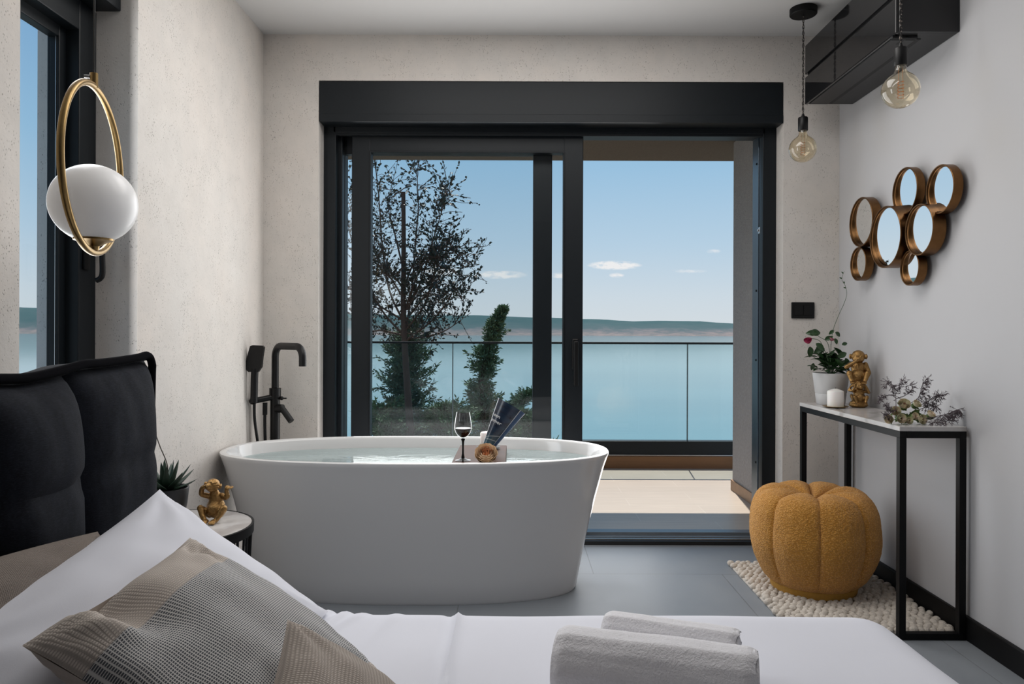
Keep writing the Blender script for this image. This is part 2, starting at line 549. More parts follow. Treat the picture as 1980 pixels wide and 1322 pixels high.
def world_loc(o):
    p = Vector(o.location)
    q = o.parent
    if q: p = p + world_loc(q) + o.matrix_parent_inverse.translation
    return p


def thing(name, label, cat, loc=(0, 0, 0), group=None):
    o = bpy.data.objects.new(name, None); COL.objects.link(o); o.location = loc; o.empty_display_size = .05
    return tag(o, label, cat, group)


def tag(o, label, cat, group=None, kind=None):
    o['label'] = label; o['category'] = cat
    if group: o['group'] = group
    if kind: o['kind'] = kind
    return o


def struct(o):
    o['kind'] = 'structure'; return o


def sub(o, lv=1):
    m = o.modifiers.new('sub', 'SUBSURF'); m.levels = lv; m.render_levels = lv; return o


def bez(pts, n=8, closed=False):
    """Catmull-Rom through pts"""
    P = [Vector(p) for p in pts]; out = []; m = len(P)
    for i in range(m if closed else m - 1):
        if closed: a, b, c, d = P[i - 1], P[i], P[(i + 1) % m], P[(i + 2) % m]
        else: a, b, c, d = P[max(i - 1, 0)], P[i], P[i + 1], P[min(i + 2, m - 1)]
        for k in range(n):
            t = k / n
            out.append(.5 * ((2 * b) + (c - a) * t + (2 * a - 5 * b + 4 * c - d) * t * t + (3 * b - a - 3 * c + d) * t ** 3))
    if not closed: out.append(P[-1])
    return out


def rotz(a): return Matrix.Rotation(a, 4, 'Z')
def T(v): return Matrix.Translation(Vector(v))


def align(d):
    """matrix taking +Z to d"""
    return Vector(d).to_track_quat('Z', 'Y').to_matrix().to_4x4()


# ------------------------------------------------------------------ camera
cam = bpy.data.cameras.new('camera'); co = bpy.data.objects.new('camera', cam); COL.objects.link(co)
co.location = (0, 0, HC); co.rotation_euler = (pi / 2, radians(-.2), 0)
cam.sensor_width = 36; cam.lens = F / 1980 * 36
cam.shift_x = (990 - CX) / 1980; cam.shift_y = (CY - 661) / 1980
cam.clip_start = .05; cam.clip_end = 30000
S.camera = co

# ------------------------------------------------------------------ room shell
XL, XR, YB, ZC = -1.306, 1.675, 3.80, 2.664
YR = -2.2
DX0, DX1, DZ = -1.02, 1.385, 2.426              # door opening in the back wall
WY0, WY1, WZ0, WZ1 = 1.934, 2.537, .55, 2.43    # window opening in the left wall

struct(MB().box(-1.66, 1.98, YR - .3, 3.92, -.2, 0).build('floor', M_floor))
struct(MB().box(-1.66, 1.98, YR - .3, 4.12, ZC, ZC + .25).build('ceiling', M_ceil))
b = MB()
b.box(-1.653, DX0, YB, 4.12, -.2, ZC); b.box(DX1, 1.98, YB, 4.12, -.2, ZC); b.box(DX0, DX1, YB, 4.12, DZ, ZC)
struct(b.build('wall_back', M_plaster))
b = MB()
b.box(-1.653, XL, YR, WY0, -.2, ZC); b.box(-1.653, XL, WY1, YB, -.2, ZC)
b.box(-1.653, XL, WY0, WY1, -.2, WZ0); b.box(-1.653, XL, WY0, WY1, WZ1, ZC)
struct(b.build('wall_left', M_plaster))
struct(MB().box(XR, 1.98, YR, YB, -.2, ZC).build('wall_right', M_paint))
struct(MB().box(-1.653, 1.98, YR - .3, YR, -.2, ZC).build('wall_rear', M_rear))
b = MB(); b.bbox(XR - .016, XR, YR, YB, 0, .088, .004)
struct(b.build('baseboard_right', M_blackmetal))


# ------------------------------------------------------------------ sliding terrace door
def frame_rect(mb, x0, x1, y0, y1, z0, z1, wl, wr, wt, wb, r=.004):
    mb.bbox(x0, x0 + wl, y0, y1, z0, z1, r); mb.bbox(x1 - wr, x1, y0, y1, z0, z1, r)
    if wt: mb.bbox(x0 + wl - .004, x1 - wr + .004, y0 + .001, y1 - .001, z1 - wt, z1, r)
    if wb: mb.bbox(x0 + wl - .004, x1 - wr + .004, y0 + .001, y1 - .001, z0, z0 + wb, r)


b = MB()
b.bbox(DX0, DX0 + .064, 3.90, 3.96, 0, 2.235, .003); b.bbox(DX0, DX0 + .085, 3.96, 4.10, 0, 2.235, .003)
b.bbox(DX0, DX0 + .078, 4.01, 4.10, 0, 2.235, .003)
b.bbox(DX1 - .072, DX1, 3.90, 3.945, 0, 2.235, .003)
b.bbox(DX0 + .05, DX1 - .06, 3.90, 3.925, 2.185, 2.235, .003); b.bbox(DX0 + .05, DX1 - .06, 3.905, 3.93, 2.172, 2.188, .002)
b.bbox(DX0 + .05, DX1 - .06, 3.925, 4.10, 2.20, 2.235, .003)
door = struct(b.build('door_1', M_frame))
b = MB(); b.bbox(DX1 - .058, DX1, 3.945, 3.995, 0, 2.20, .002); b.bbox(DX1 - .062, DX1, 4.003, 4.10, 0, 2.20, .002)
b.build('jamb_track', M_framelight, door)
b = MB(); b.box(DX1 - .0565, DX1, 3.9949, 4.0035, .01, 2.2); b.build('gasket', M_rubber, door)
for z, yy in ((2.055, 4.03), (2.02, 3.968), (1.36, 4.03), (.98, 4.03), (.68, 3.968), (.42, 4.03)):
    MB().lathe([(0, 0), (.005, 0), (.006, -.001), (.006, .002)], 10, M=T((DX1 - (.064 if yy > 4 else .060), yy, z)) @ Matrix.Rotation(pi / 2, 4, 'Y')).build('screw', M_blackmetal, door)
b = MB(); b.bbox(DX1 - .070, DX1 - .055, 3.955, 3.985, 1.665, 1.70, .003); b.bbox(DX1 - .078, DX1 - .066, 3.964, 3.976, 1.676, 1.688, .003)
b.build('latch_keeper', M_alu, door)
# threshold: black lip, silver rail, tracks
b = MB(); b.bbox(DX0, DX1, 3.90, 3.93, 0, .020, .002); b.build('threshold_lip', M_rubber, door)
b = MB(); b.bbox(DX0, DX1, 3.93, 3.942, 0, .026, .002); b.build('threshold_rail', M_alu, door)
b = MB(); b.box(DX0, DX1, 3.942, 4.16, -.10, .016); b.bbox(DX0, DX1, 3.962, 3.972, .01, .028, .002); b.bbox(DX0, DX1, 4.045, 4.055, .01, .030, .002)
b.build('threshold_sill', M_sill, door)
# shutter box above
b = MB(); b.bbox(DX0 + .003, DX1 - .003, 3.797, 4.11, 2.213, DZ - .003, .004)
b.bbox(DX0 + .003, DX1 - .003, 3.7955, 3.80, 2.213, 2.254, .002)
b.build('shutter_box', M_frame, door)
# fixed sash (outer track) and sliding sash (inner track)
b = MB(); frame_rect(b, DX0 + .045, .200, 4.015, 4.065, .03, 2.199, .042, .104, .10, .10); fx = b.build('fixed_sash', M_frame, door)
MB().box(DX0 + .08, .10, 4.036, 4.044, .125, 2.105).build('glass_pane', M_pane, fx)
b = MB(); frame_rect(b, -.878, .362, 3.932, 3.990, .03, 2.196, .100, .103, .105, .105)
frame_rect(b, -.782, .263, 3.926, 3.985, .13, 2.095, .008, .008, .008, .008, .002)
sl = b.build('sliding_sash', M_frame, door)
MB().box(-.782, .263, 3.958, 3.966, .13, 2.095).build('glass_pane', M_pane, sl)
hx = .322
b = MB(); b.bbox(hx - .018, hx + .018, 3.918, 3.933, .93, 1.095, .006); b.bbox(hx - .012, hx + .012, 3.885, 3.925, 1.055, 1.08, .006)
b.bbox(hx - .013, hx + .013, 3.870, 3.892, .845, 1.083, .006)
b.build('door_handle', M_matteblack, sl)

# ------------------------------------------------------------------ left window
WX = -1.449
b = MB()
def lframe(mb, x0, x1, y0, y1, z0, z1, w, r=.004):
    mb.bbox(x0, x1, y0, y0 + w, z0, z1, r); mb.bbox(x0, x1, y1 - w, y1, z0, z1, r)
    mb.bbox(x0 + .001, x1 - .001, y0 + w - .004, y1 - w + .004, z1 - w, z1, r); mb.bbox(x0 + .001, x1 - .001, y0 + w - .004, y1 - w + .004, z0, z0 + w, r)
lframe(b, WX - .055, WX, WY0, WY1, WZ0, 2.224, .100)
win = struct(b.build('window_1', M_frame))
b = MB(); lframe(b, WX - .085, WX - .045, WY0 + .092, WY1 - .09, WZ0 + .09, 2.132, .045, .003); ws = b.build('window_sash', M_frame, win)
MB().box(WX - .071, WX - .064, WY0 + .13, WY1 - .13, WZ0 + .13, 2.09).build('glass_pane', M_pane, ws)
b = MB(); b.box(WX - .056, WX - .0545, WY1 - .138, WY1 - .133, WZ0 + .13, 2.09); b.build('glazing_bead', M_alu, ws)
b = MB(); b.bbox(WX + .0, WX + .012, 2.455, 2.485, 1.33, 1.43, .004); b.bbox(WX + .008, WX + .06, 2.462, 2.478, 1.395, 1.411, .005)
b.tube(bez([(WX + .058, 2.470, 1.415), (WX + .06, 2.470, 1.36), (WX + .06, 2.470, 1.315), (WX + .052, 2.470, 1.300), (WX + .040, 2.470, 1.294)], 5), .009, 10)
b.build('window_handle', M_matteblack, win)
b = MB(); b.bbox(WX - .1, -1.363, WY0 + .002, WY1 - .002, 2.225, WZ1 - .002, .005); b.build('shutter_box', M_frame, win)

# ------------------------------------------------------------------ terrace
struct(MB().box(-1.66, 1.98, 4.16, 6.12, -.25, 0.0).build('terrace_floor', M_deck))
struct(MB().box(-1.66, 4.2, 6.12, 6.36, -.6, .102).build('terrace_parapet', M_upstand))
struct(MB().box(1.57, 1.98, 4.12, 5.29, -.25, 2.5).build('terrace_wall', M_render))
struct(MB().box(1.559, 1.572, 4.17, 5.30, 0.0005, .075).build('baseboard_terrace', M_skirt))
struct(MB().box(-1.66, 4.2, 4.12, 5.85, 2.5, 2.95).build('terrace_overhang', M_soffit))
rail = thing('glass_railing', 'frameless glass balcony railing with slim dark top rail above the sunlit terrace', 'railing', (.5, 6.2, .102))
b = MB(); b.bbox(-1.66, 4.2, 6.14, 6.24, .102, .112, .002); b.build('base_strip', M_alu, rail)
b = MB(); b.bbox(-1.66, 4.2, 6.15, 6.235, .112, .225, .003); b.build('base_channel', M_frame, rail)
b = MB(); b.bbox(-1.66, 4.2, 6.165, 6.195, 1.035, 1.053, .003); b.build('top_rail', M_frame, rail)
for x0 in (-2.495, -.520, 1.455):
    x1 = min(x0 + 1.967, 4.15)
    if x0 > -2: MB().box(x0 - .0075, x0 + .0005, 6.173, 6.187, .225, 1.036).build('panel_seal', M_seal, rail)
    g = MB(); g.bbox(max(x0, -1.65), x1, 6.172, 6.188, .215, 1.036, .002); g.build('glass_panel', M_rail, rail)
struct(MB().grid(lambda u, v: (-25 + 50 * u, 6.36 + 13 * v, -.62 - 2.6 * v ** 1.3), 20, 20).build('garden_ground', M_earth))
SZ = -12.0
struct(MB().grid(lambda u, v: (-14000 + 28000 * u, 12 + 9000 * v * v, SZ), 20, 30).build('sea', M_sea))
prof = [(-3.2, 575), (-1.2, 585), (-.66, 600), (-.3, 607), (-.2, 610), (-.1, 611), (-.03, 612), (.045, 616), (.10, 618), (.18, 621), (.25, 621), (.3, 625), (.6, 632), (1.2, 636), (3, 640)]


def ridge(a):
    for (a0, y0), (a1, y1) in zip(prof, prof[1:]):
        if a0 <= a <= a1:
            t = (a - a0) / (a1 - a0); return y0 + (y1 - y0) * t
    return 640


def hill(u, v):
    a = -2.4 + 4.8 * u; d = 6000 + 1300 * v
    X = a * 7000
    hmax = (645 - ridge(a)) / 1420 * 7200 - SZ * 0 + 6
    s = sin(min(1, v * 1.25) * pi / 2) ** 1.35
    nz = noise.fractal(Vector((X * .0018, v * 3, 3.1)), .8, 2.2, 5)
    return (X, d + 120 * noise.noise(Vector((X * .002, 0, 0))), SZ - 3 + (hmax - SZ) * s * (1 + .12 * nz * (1 - v * .6)) + (3 * noise.noise(Vector((X * .02, 1, v))) if v > .5 else 0))


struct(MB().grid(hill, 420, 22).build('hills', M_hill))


# ------------------------------------------------------------------ garden trees
def leaf(mb, p, d, w, L, bend=.2):
    d = Vector(d).normalized(); s = d.cross(Vector((random.uniform(-1, 1), random.uniform(-1, 1), random.uniform(-1, 1))))
    if s.length < 1e-4: s = Vector((1, 0, 0))
    s.normalize(); nn = d.cross(s)
    o = len(mb.v)
    mb.v += [p, p + d * L * .35 + s * w, p + d * L * .7 + s * w * .8 - nn * L * bend * .3, p + d * L - nn * L * bend * .5,
             p + d * L * .7 - s * w * .8 - nn * L * bend * .3, p + d * L * .35 - s * w]
    mb.face((o, o + 1, o + 2, o + 3, o + 4, o + 5))


def rv(): return Vector((random.uniform(-1, 1), random.uniform(-1, 1), random.uniform(-1, 1)))


TY = 12.5; TK = TY / 7.3
tree = thing('slender_tree', 'slender bare-stemmed tree with small round dark leaves behind the railing glass', 'tree', (at(797, 990, TY).x, TY, -1.70))
b = MB()
trunk = bez([(at(800, 990, TY).x, TY, -1.95), at(795, 850, TY), at(790, 780, TY), at(784, 690, TY), at(780, 600, TY), at(780, 500, TY), at(779, 372, TY)], 8)
b.tube(trunk, lambda t: (.044 - .024 * t) * TK, 10)
b.build('trunk', M_bark, tree)
fol = MB(); tw = MB()
limbs = [([(779, 620), (752, 560), (738, 470), (733, 400), (723, 300), (720, 250)], 1.0), ([(785, 640), (796, 560), (803, 470), (808, 400), (806, 330), (818, 285)], 1.1),
         ([(783, 640), (820, 590), (842, 520), (862, 470), (884, 492), (916, 516)], 1.2), ([(786, 600), (815, 540), (838, 460), (856, 400), (862, 372)], 1.5),
         ([(783, 650), (745, 610), (715, 560), (690, 500), (672, 430), (668, 340)], .9), ([(783, 660), (830, 625), (860, 590), (880, 560), (896, 585)], .9),
         ([(781, 560), (800, 510), (840, 480), (890, 480), (940, 476)], .45), ([(784, 650), (740, 640), (705, 640), (680, 610)], .8),
         ([(779, 520), (762, 450), (750, 400), (758, 350)], 1.1), ([(784, 620), (832, 560), (868, 520), (905, 560)], .8), ([(790, 655), (830, 650), (860, 640), (893, 618)], .7), ([(781, 600), (810, 570), (838, 548), (856, 580)], 1.2),
         ([(781, 560), (748, 520), (712, 500), (690, 520)], 1.1), ([(780, 620), (730, 590), (700, 570), (672, 560)], 1.0), ([(783, 600), (812, 520), (835, 500), (850, 500)], 1.5),
         ([(781, 580), (756, 540), (735, 520), (722, 470)], 1.2), ([(784, 660), (810, 640), (835, 600), (845, 575)], .9)]
for k, (pl, dens) in enumerate(limbs):
    dy = random.uniform(-.55, .55) * TK
    pts = bez([at(x, y, TY + dy * i / (len(pl) - 1)) for i, (x, y) in enumerate(pl)], 7)
    tw.tube(pts, lambda t: (.0085 * (1 - t) + .0025) * TK, 6)
    for i, p in enumerate(pts):
        if i < 4: continue
        for j in range(max(1, int(3.1 * dens + random.random()))):
            d = (rv() + Vector((0, 0, .45))).normalized(); L = random.uniform(.05, .30) * (1 if dens > .5 else .4) * TK
            q = [p, p + d * L * .5 + rv() * .02 * TK, p + d * L + rv() * .035 * TK]
            tw.tube(q, .0025 * TK, 4, cap=False)
            for s in range(int(L / TK * 34) + 1):
                t_ = random.uniform(.15, 1.05); c = q[0].lerp(q[2], t_) + rv() * .012 * TK
                leaf(fol, c, d + rv() * .9, random.uniform(.0075, .012) * TK, random.uniform(.025, .042) * TK)
tw.build('branches', M_bark, tree)
fol.build('foliage', M_euc, tree)


def conifer(name, label, spine, rads, Y, m, dens=1.0, drop=-.9, cat='tree', trunk=True):
    base = at(spine[0][0], spine[0][1], Y)
    gz = -.62 - 2.6 * (max(0, (Y - 6.36)) / 13) ** 1.3
    t_ = thing(name, label, cat, (base.x, Y, gz), 'conifers beyond the railing' if cat == 'tree' else 'shrubs beyond the railing')
    pts = bez([at(x, y, Y) for x, y in spine], 10)
    k = Y / F; kk = Y / 8.8
    if trunk:
        MB().tube([Vector((base.x, Y, gz - .05))] + pts, lambda t: (.05 * (1 - t) + .006) * kk, 8).build('trunk', M_bark, t_)
    fo = MB(); n = len(pts); tb = MB(); rn = random.Random(int(base.x * 997) + int(Y * 13))
    for i, p in enumerate(pts):
        f = i / (n - 1) * (len(rads) - 1); a = int(min(f, len(rads) - 2)); R = (rads[a] + (rads[a + 1] - rads[a]) * (f - a)) * k
        R *= .62 + .55 * (noise.noise(Vector((i * .42, Y * 3.7, 1))) + .55)
        for j in range(int(5 * dens) + 1):
            az = rn.uniform(0, 2 * pi); lift = rn.uniform(-.25, .75)
            d = Vector((cos(az), sin(az), lift)).normalized(); L = R * rn.choice((.5, .7, .85, 1.0, 1.0, 1.2, 1.4)) 
            q = [p, p + d * L * .5 + Vector((0, 0, -.05 * L)), p + d * L + Vector((0, 0, .10 * L))]
            tb.tube(q, .004, 4, cap=False)
            m_ = max(5, int(L / kk / .016))
            for s_ in range(m_):
                t = (s_ + .5) / m_; c = q[0].lerp(q[1], t * 2) if t < .5 else q[1].lerp(q[2], t * 2 - 1)
                for z_ in range(3):
                    v = Vector((rn.uniform(-1, 1), rn.uniform(-1, 1), rn.uniform(-.7, 1)))
                    leaf(fo, c + v * .035 * kk * (1.25 - t), d * .8 + v * .9, rn.uniform(.0055, .0095) * kk, rn.uniform(.03, .062) * kk, .1)
    tb.build('branches', M_bark, t_)
    fo.build('foliage', m, t_)
    return t_


conifer('conifer', 'bushy dark conifer growing behind the slender tree trunk', [(800, 900), (795, 840), (790, 780), (785, 730), (788, 690), (790, 660), (795, 625)], [60, 62, 56, 52, 46, 30, 8], 13.6, M_con2, 1.25)
conifer('conifer', 'narrow leaning conifer with a bent tip beyond the glass railing', [(958, 900), (938, 840), (935, 790), (930, 745), (938, 700), (948, 665), (957, 635), (966, 612), (973, 598)], [36, 46, 36, 27, 26, 15, 19, 8, 2], 14.4, M_con, 1.15)
conifer('garden_shrub', 'low green shrub below the conifers, left behind the bathtub rim', [(760, 900), (752, 860), (750, 820), (745, 795)], [60, 60, 48, 30], 12.9, M_shrub, 1.5, cat='shrub')
conifer('garden_shrub', 'broad green shrub between the two conifers', [(880, 900), (875, 850), (868, 815), (866, 790)], [70, 64, 45, 22], 13.2, M_shrub, 1.4, cat='shrub')
conifer('garden_shrub', 'light green shrub behind the rolled magazine', [(1015, 900), (1012, 850), (1014, 820), (1018, 800)], [55, 44, 30, 12], 13.5, M_shrub, 1.4, cat='shrub')
conifer('garden_shrub', 'conifer branch reaching in beside the dark door stile', [(960, 870), (975, 820), (998, 785), (1020, 768), (1034, 762)], [18, 20, 16, 22, 12], 14.0, M_con, .9, cat='shrub', trunk=False)

# ------------------------------------------------------------------ bathtub
TX, TYc, TZ = -.440, 3.298, .605


def stadium(hl, hw, z, n=96, cx=TX, cy=TYc):
    st = hl - hw; pts = []
    for i in range(n):
        a = 2 * pi * i / n
        # blend of stadium and ellipse
        c, s = cos(a), sin(a)
        ex = 2 / 2.45
        x1 = hl * math.copysign(abs(c) ** ex, c); y1 = hw * math.copysign(abs(s) ** ex, s)
        pts.append(Vector((cx + x1, cy + y1, z)))
    return pts


b = MB()
secs = [(.700, .262, .004), (.712, .272, .0), (.718, .278, .012), (.735, .292, .10), (.765, .318, .25), (.800, .347, .40), (.838, .377, .54), (.853, .390, .583), (.858, .3945, .596), (.857, .394, .602), (.850, .388, .605),
        (.838, .377, .605), (.830, .370, .602), (.826, .366, .594), (.818, .359, .57), (.79, .335, .45), (.74, .295, .27), (.69, .255, .18), (.60, .19, .145), (.30, .09, .14)]
rg = [b.ring(stadium(*s)) for s in secs]
for A, B in zip(rg, rg[1:]): b.bridge(A, B)
b.face(rg[0][::-1]); b.face(rg[-1])
tub = tag(b.build('bathtub', M_acrylic), 'freestanding white oval bathtub filled with water in front of the sliding door', 'bathtub')
WZ = .552
b = MB(); r0 = b.ring(stadium(.808, .351, WZ)); b.face(r0)
rgw = [b.ring(stadium(.808 - i * .08, .351 - i * .036, WZ)) for i in range(8)]
wat = tag(b.build('bath_water', M_water), 'clear pale teal water filling the white bathtub', 'water', kind='stuff')

# faucet
FXc, FYc = -1.195, 3.66
fa = thing('bath_faucet', 'matte black freestanding bath mixer with hand shower behind the bathtub', 'faucet', (FXc, FYc, 0))
b = MB(); b.lathe([(0, 0), (.05, 0), (.05, .008), (.024, .010), (.024, .80), (.0285, .80), (.0285, .845), (0, .845)], 24, (FXc, FYc, 0)); b.build('column', M_matteblack, fa)
tip = Vector((-1.005, 3.475, 0))
dirv = (tip - Vector((FXc, FYc, 0))).normalized()
p0 = Vector((FXc, FYc, .84))
L = (Vector((tip.x, tip.y, 0)) - Vector((FXc, FYc, 0))).length
pts = [p0, Vector((FXc, FYc, 1.00))]
for k in range(1, 9):
    a = k / 8 * pi / 2; pts.append(Vector((FXc, FYc, 1.0)) + dirv * .055 * (1 - cos(a)) + Vector((0, 0, .055 * sin(a))))
for k in range(0, 9):
    a = k / 8 * pi / 2; pts.append(Vector((FXc, FYc, 1.0)) + dirv * (L - .055 + .055 * sin(a)) + Vector((0, 0, .055 * cos(a))))
pts.append(Vector((tip.x, tip.y, .962)))
b = MB(); b.tube(pts, .0175, 16); b.build('spout', M_matteblack, fa)
b = MB(); hd = at(519, 779, 3.63) ; hp = Vector((FXc, FYc, .805))
b.tube([hp + Vector((.012, 0, 0)), Vector((-1.285, 3.60, .785))], .0145, 12); b.ball((-1.285, 3.60, .785), .017)
b.build('shower_holder', M_matteblack, fa)
# hand shower: flat slanted head on a round handle
b = MB(); b.tube([(-1.270, 3.575, .780), (-1.268, 3.575, .90), (-1.266, 3.575, .945)], lambda t: .0175, 14)
prof2 = [(-.028, .93), (.020, .93), (.036, .955), (.040, 1.0), (.047, 1.05), (.040, 1.058), (-.008, 1.06), (-.020, 1.055), (-.03, 1.02), (-.0465, .955), (-.044, .948)]
hsM = T((-1.266, 3.578, 0)) @ Matrix.Rotation(pi / 2, 4, 'X')
b.poly(prof2, .020, hsM @ T((0, 0, -.004)))
b.build('hand_shower', M_matteblack, fa)
b = MB(); b.tube(bez([(-1.272, 3.585, .775), (-1.272, 3.590, .70), (-1.262, 3.60, .60), (-1.248, 3.61, .50), (-1.238, 3.625, .42), (-1.232, 3.63, .46), (-1.233, 3.63, .56), (-1.236, 3.63, .68), (-1.236, 3.635, .76)], 8), .0075, 8)
b.tube([(-1.236, 3.632, .715), (-1.236, 3.633, .775)], .0115, 12)
b.build('shower_hose', M_matteblack, fa)
b = MB(); b.tube([(FXc + .01, FYc - .01, .745), (FXc + .045, FYc - .02, .745)], .021, 14)
lv = MB()
lv.tube([(FXc + .035, FYc - .02, .755), (FXc + .095, FYc - .045, .685)], .0155, 14); b.v; b.tube([(FXc + .02, FYc, .795), (FXc + .06, FYc - .01, .795)], .004, 8); b.ball((FXc + .034, FYc - .004, .795), .010)
b.build('valve_body', M_matteblack, fa); lv.build('lever', M_matteblack, fa)

# tray floating on the water and what stands on it
TRZ = .586
tray = thing('bath_tray', 'flat dark wooden bath tray floating on the bathtub water', 'tray', (-.135, 3.26, .55))
b = MB(); b.bbox(-.262, -.038, 2.965, 3.52, .551, TRZ, .004); b.build('board', M_tray, tray)
gx, gy = at(896, 893, 3.09).x, 3.09
wg = thing('wine_glass', 'stemmed wine glass with black stem and dark wine standing on the bath tray', 'wine glass', (gx, gy, TRZ))
wg.scale = (.97, .97, .945)
b = MB(); b.lathe([(0, .0), (.034, .0), (.034, .0015), (.020, .005), (.008, .012), (.0045, .030), (.0042, .06), (.0055, .085), (.010, .098), (0, .1005)], 32, (gx, gy, TRZ)); b.build('stem', M_blackglass, wg)
b = MB(); bp = [(.003, .100), (.012, .102), (.024, .112), (.033, .126), (.0375, .142), (.0370, .160), (.0335, .185), (.0285, .214), (.0280, .2155), (.0273, .214)]
b.lathe(bp + [(r - .0011, z) for r, z in ((.0335, .185), (.0370, .160), (.0375, .142), (.033, .126), (.024, .113), (.012, .1035), (.003, .102))], 40, (gx, gy, TRZ)); b.build('bowl', M_clear, wg)
b = MB(); b.lathe([(0, .1032), (.011, .1045), (.0225, .1140), (.0312, .1268), (.0355, .1415), (.0355, .1440), (0, .1440)], 40, (gx, gy, TRZ)); b.build('wine', M_wine, wg)
cx_, cy_ = at(945, 867, 3.41).x, 3.415
cn = thing('pillar_candle', 'white pillar candle on a dark saucer behind the magazine on the bath tray', 'candle', (cx_, cy_, TRZ), 'white pillar candles')
b = MB(); b.lathe([(0, 0), (.03, 0), (.055, .008), (.056, .010), (.03, .004), (0, .004)], 32, (cx_, cy_, TRZ)); b.build('saucer', M_blackmetal, cn)
b = MB(); b.lathe([(0, .004), (.037, .004), (.038, .006), (.038, .071), (.035, .076), (0, .073)], 32, (cx_, cy_, TRZ)); b.build('wax', M_wax, cn)
b = MB(); b.tube([(cx_, cy_, TRZ + .072), (cx_ + .002, cy_, TRZ + .085)], .0012, 6); b.build('wick', M_wick, cn)

# rolled magazine leaning on the tray
mg = thing('magazine', 'rolled navy magazine leaning on the bath tray beside the wine glass', 'magazine', tuple(at(945, 868, 3.22)))
mA, mB_ = at(942, 866, 3.24) , at(989, 784, 3.27)
mA.z = max(mA.z, TRZ + .014)
ax = (mB_ - mA).normalized()
side = ax.cross(Vector((0, -1, 0))).normalized()       # to the right in the picture
fr = side.cross(ax).normalized()                        # towards the camera
if fr.y > 0: fr = -fr
Lm = (mB_ - mA).length


def cone(ang, v, off=0.0):
    R = (.021 + (.066 - .021) * v) + off
    # ang 0 = toward the camera, + to the right
    return mA + ax * (Lm * v) + side * (sin(ang) * R) + fr * (cos(ang) * R * .62)


def sheet(a0, a1, off0, off1, th):
    mb = MB()
    mb.grid(lambda u, v: cone(a0 + (a1 - a0) * u, v, off0 + (off1 - off0) * u), 28, 12)
    mb.grid(lambda u, v: cone(a0 + (a1 - a0) * u, v, off0 + (off1 - off0) * u - th), 28, 12, flip=True)
    return mb


sheet(radians(-215), radians(42), .0, .001, .0012).build('cover', M_cover, mg)
sheet(radians(20), radians(150), -.003, .012, .0015).build('inner_page', M_inner, mg)
b = MB(); b.grid(lambda u, v: cone(radians(-200 + 236 * u), .012 + .985 * v, -.0018), 28, 8); b.grid(lambda u, v: cone(radians(-200 + 236 * u), .012 + .985 * v, -.0034), 28, 8, flip=True); b.build('pages', M_paper, mg)
b = MB(); b.grid(lambda u, v: cone(radians(39.5 + 3 * u), v, .0016), 3, 12); b.build('page_edge', M_paper, mg)


def text_mesh(txt, fn, size, name, m, parent):
    cu = bpy.data.curves.new('t', 'FONT'); cu.body = txt; cu.size = 1.0; cu.resolution_u = 3
    o = bpy.data.objects.new('t', cu); COL.objects.link(o)
    dg = bpy.context.evaluated_depsgraph_get(); me = bpy.data.meshes.new_from_object(o.evaluated_get(dg))
    bpy.data.objects.remove(o); bpy.data.curves.remove(cu)
    mb = MB()
    for v in me.vertices: mb.v.append(fn(v.co.x * size, v.co.y * size))
    for p in me.polygons: mb.face(list(p.vertices), False)
    bpy.data.meshes.remove(me)
    return mb.build(name, m, parent)


for txt, a0, v0, sz in (('een', -62, .64, .021), ('mmer', -70, .53, .021), ('issue', -26, .45, .009)):
    if txt == 'issue': continue
    text_mesh(txt, lambda x, y, a0=a0, v0=v0: cone(radians(a0) + x / .040, v0 + y / Lm, .0018), sz, 'cover_title', M_ink, mg)


# ------------------------------------------------------------------ flowers
def petal(mb, c, axis, ang, r, h, w, cup, lean):
    A = align(axis) @ rotz(ang)
    def f(u, v):
        x = (u - .5) * 2; wid = w * sin(min(1, v * 1.15 + .12) * pi * .5) * (1 - .25 * v ** 4)
        rad = r * (.35 + .65 * sin(v * pi * .5)) + lean * v * v
        a = x * wid / max(rad, .3 * r)
        rr = rad * (1 - cup * .06 * x * x)
        ruf = 1 + .05 * sin(x * 5 + ang * 3) * v
        return Vector(c) + (A @ Vector((rr * cos(a), rr * sin(a), h * (v * ruf) - .3 * h)))
    mb.grid(f, 6, 5, uvs=False)


def rose(mb, c, axis, R, layers=5, open_=.25, seed=0):
    rnd = random.Random(seed)
    for l in range(layers):
        f = (l + 1) / layers
        n = 3 if l < 2 else 5
        for k in range(n):
            petal(mb, c, axis, 2 * pi * k / n + l * 1.1 + rnd.uniform(-.2, .2), R * (.22 + .62 * f), R * (1.25 - .35 * f), R * (.75 * f + .25), 1, R * open_ * f)


pc = Vector((at(941, 884, 3.0).x, 3.005, TRZ + .036))
pe = thing('peony_flower', 'peach peony flower head lying at the front of the bath tray', 'flower', (pc.x, pc.y, TRZ))
b = MB()
for l, (R_, n_) in enumerate(((.042, 9), (.040, 9), (.036, 9), (.032, 8), (.027, 8))):
    for k in range(n_): petal(b, pc + Vector((0, 0, -.006)), (0, -.75, .65), 2 * pi * k / n_ + l * .43, R_, .042 + .005 * l, R_ * .55, 1, .006 - .003 * l)
b.ball(pc + Vector((0, .008, -.012)), (.033, .031, .028))
b.build('outer_petals', M_peony, pe)
b = MB()
for l, R_ in enumerate((.026, .020, .014, .008)):
    for k in range(7): petal(b, pc + Vector((0, 0, -.002)), (random.uniform(-.15, .15), -.75, .65), 2 * pi * k / 7 + l * .6, R_, .052 + .002 * l, R_ * .7, 1, -.002)
b.build('inner_petals', M_peony2, pe)

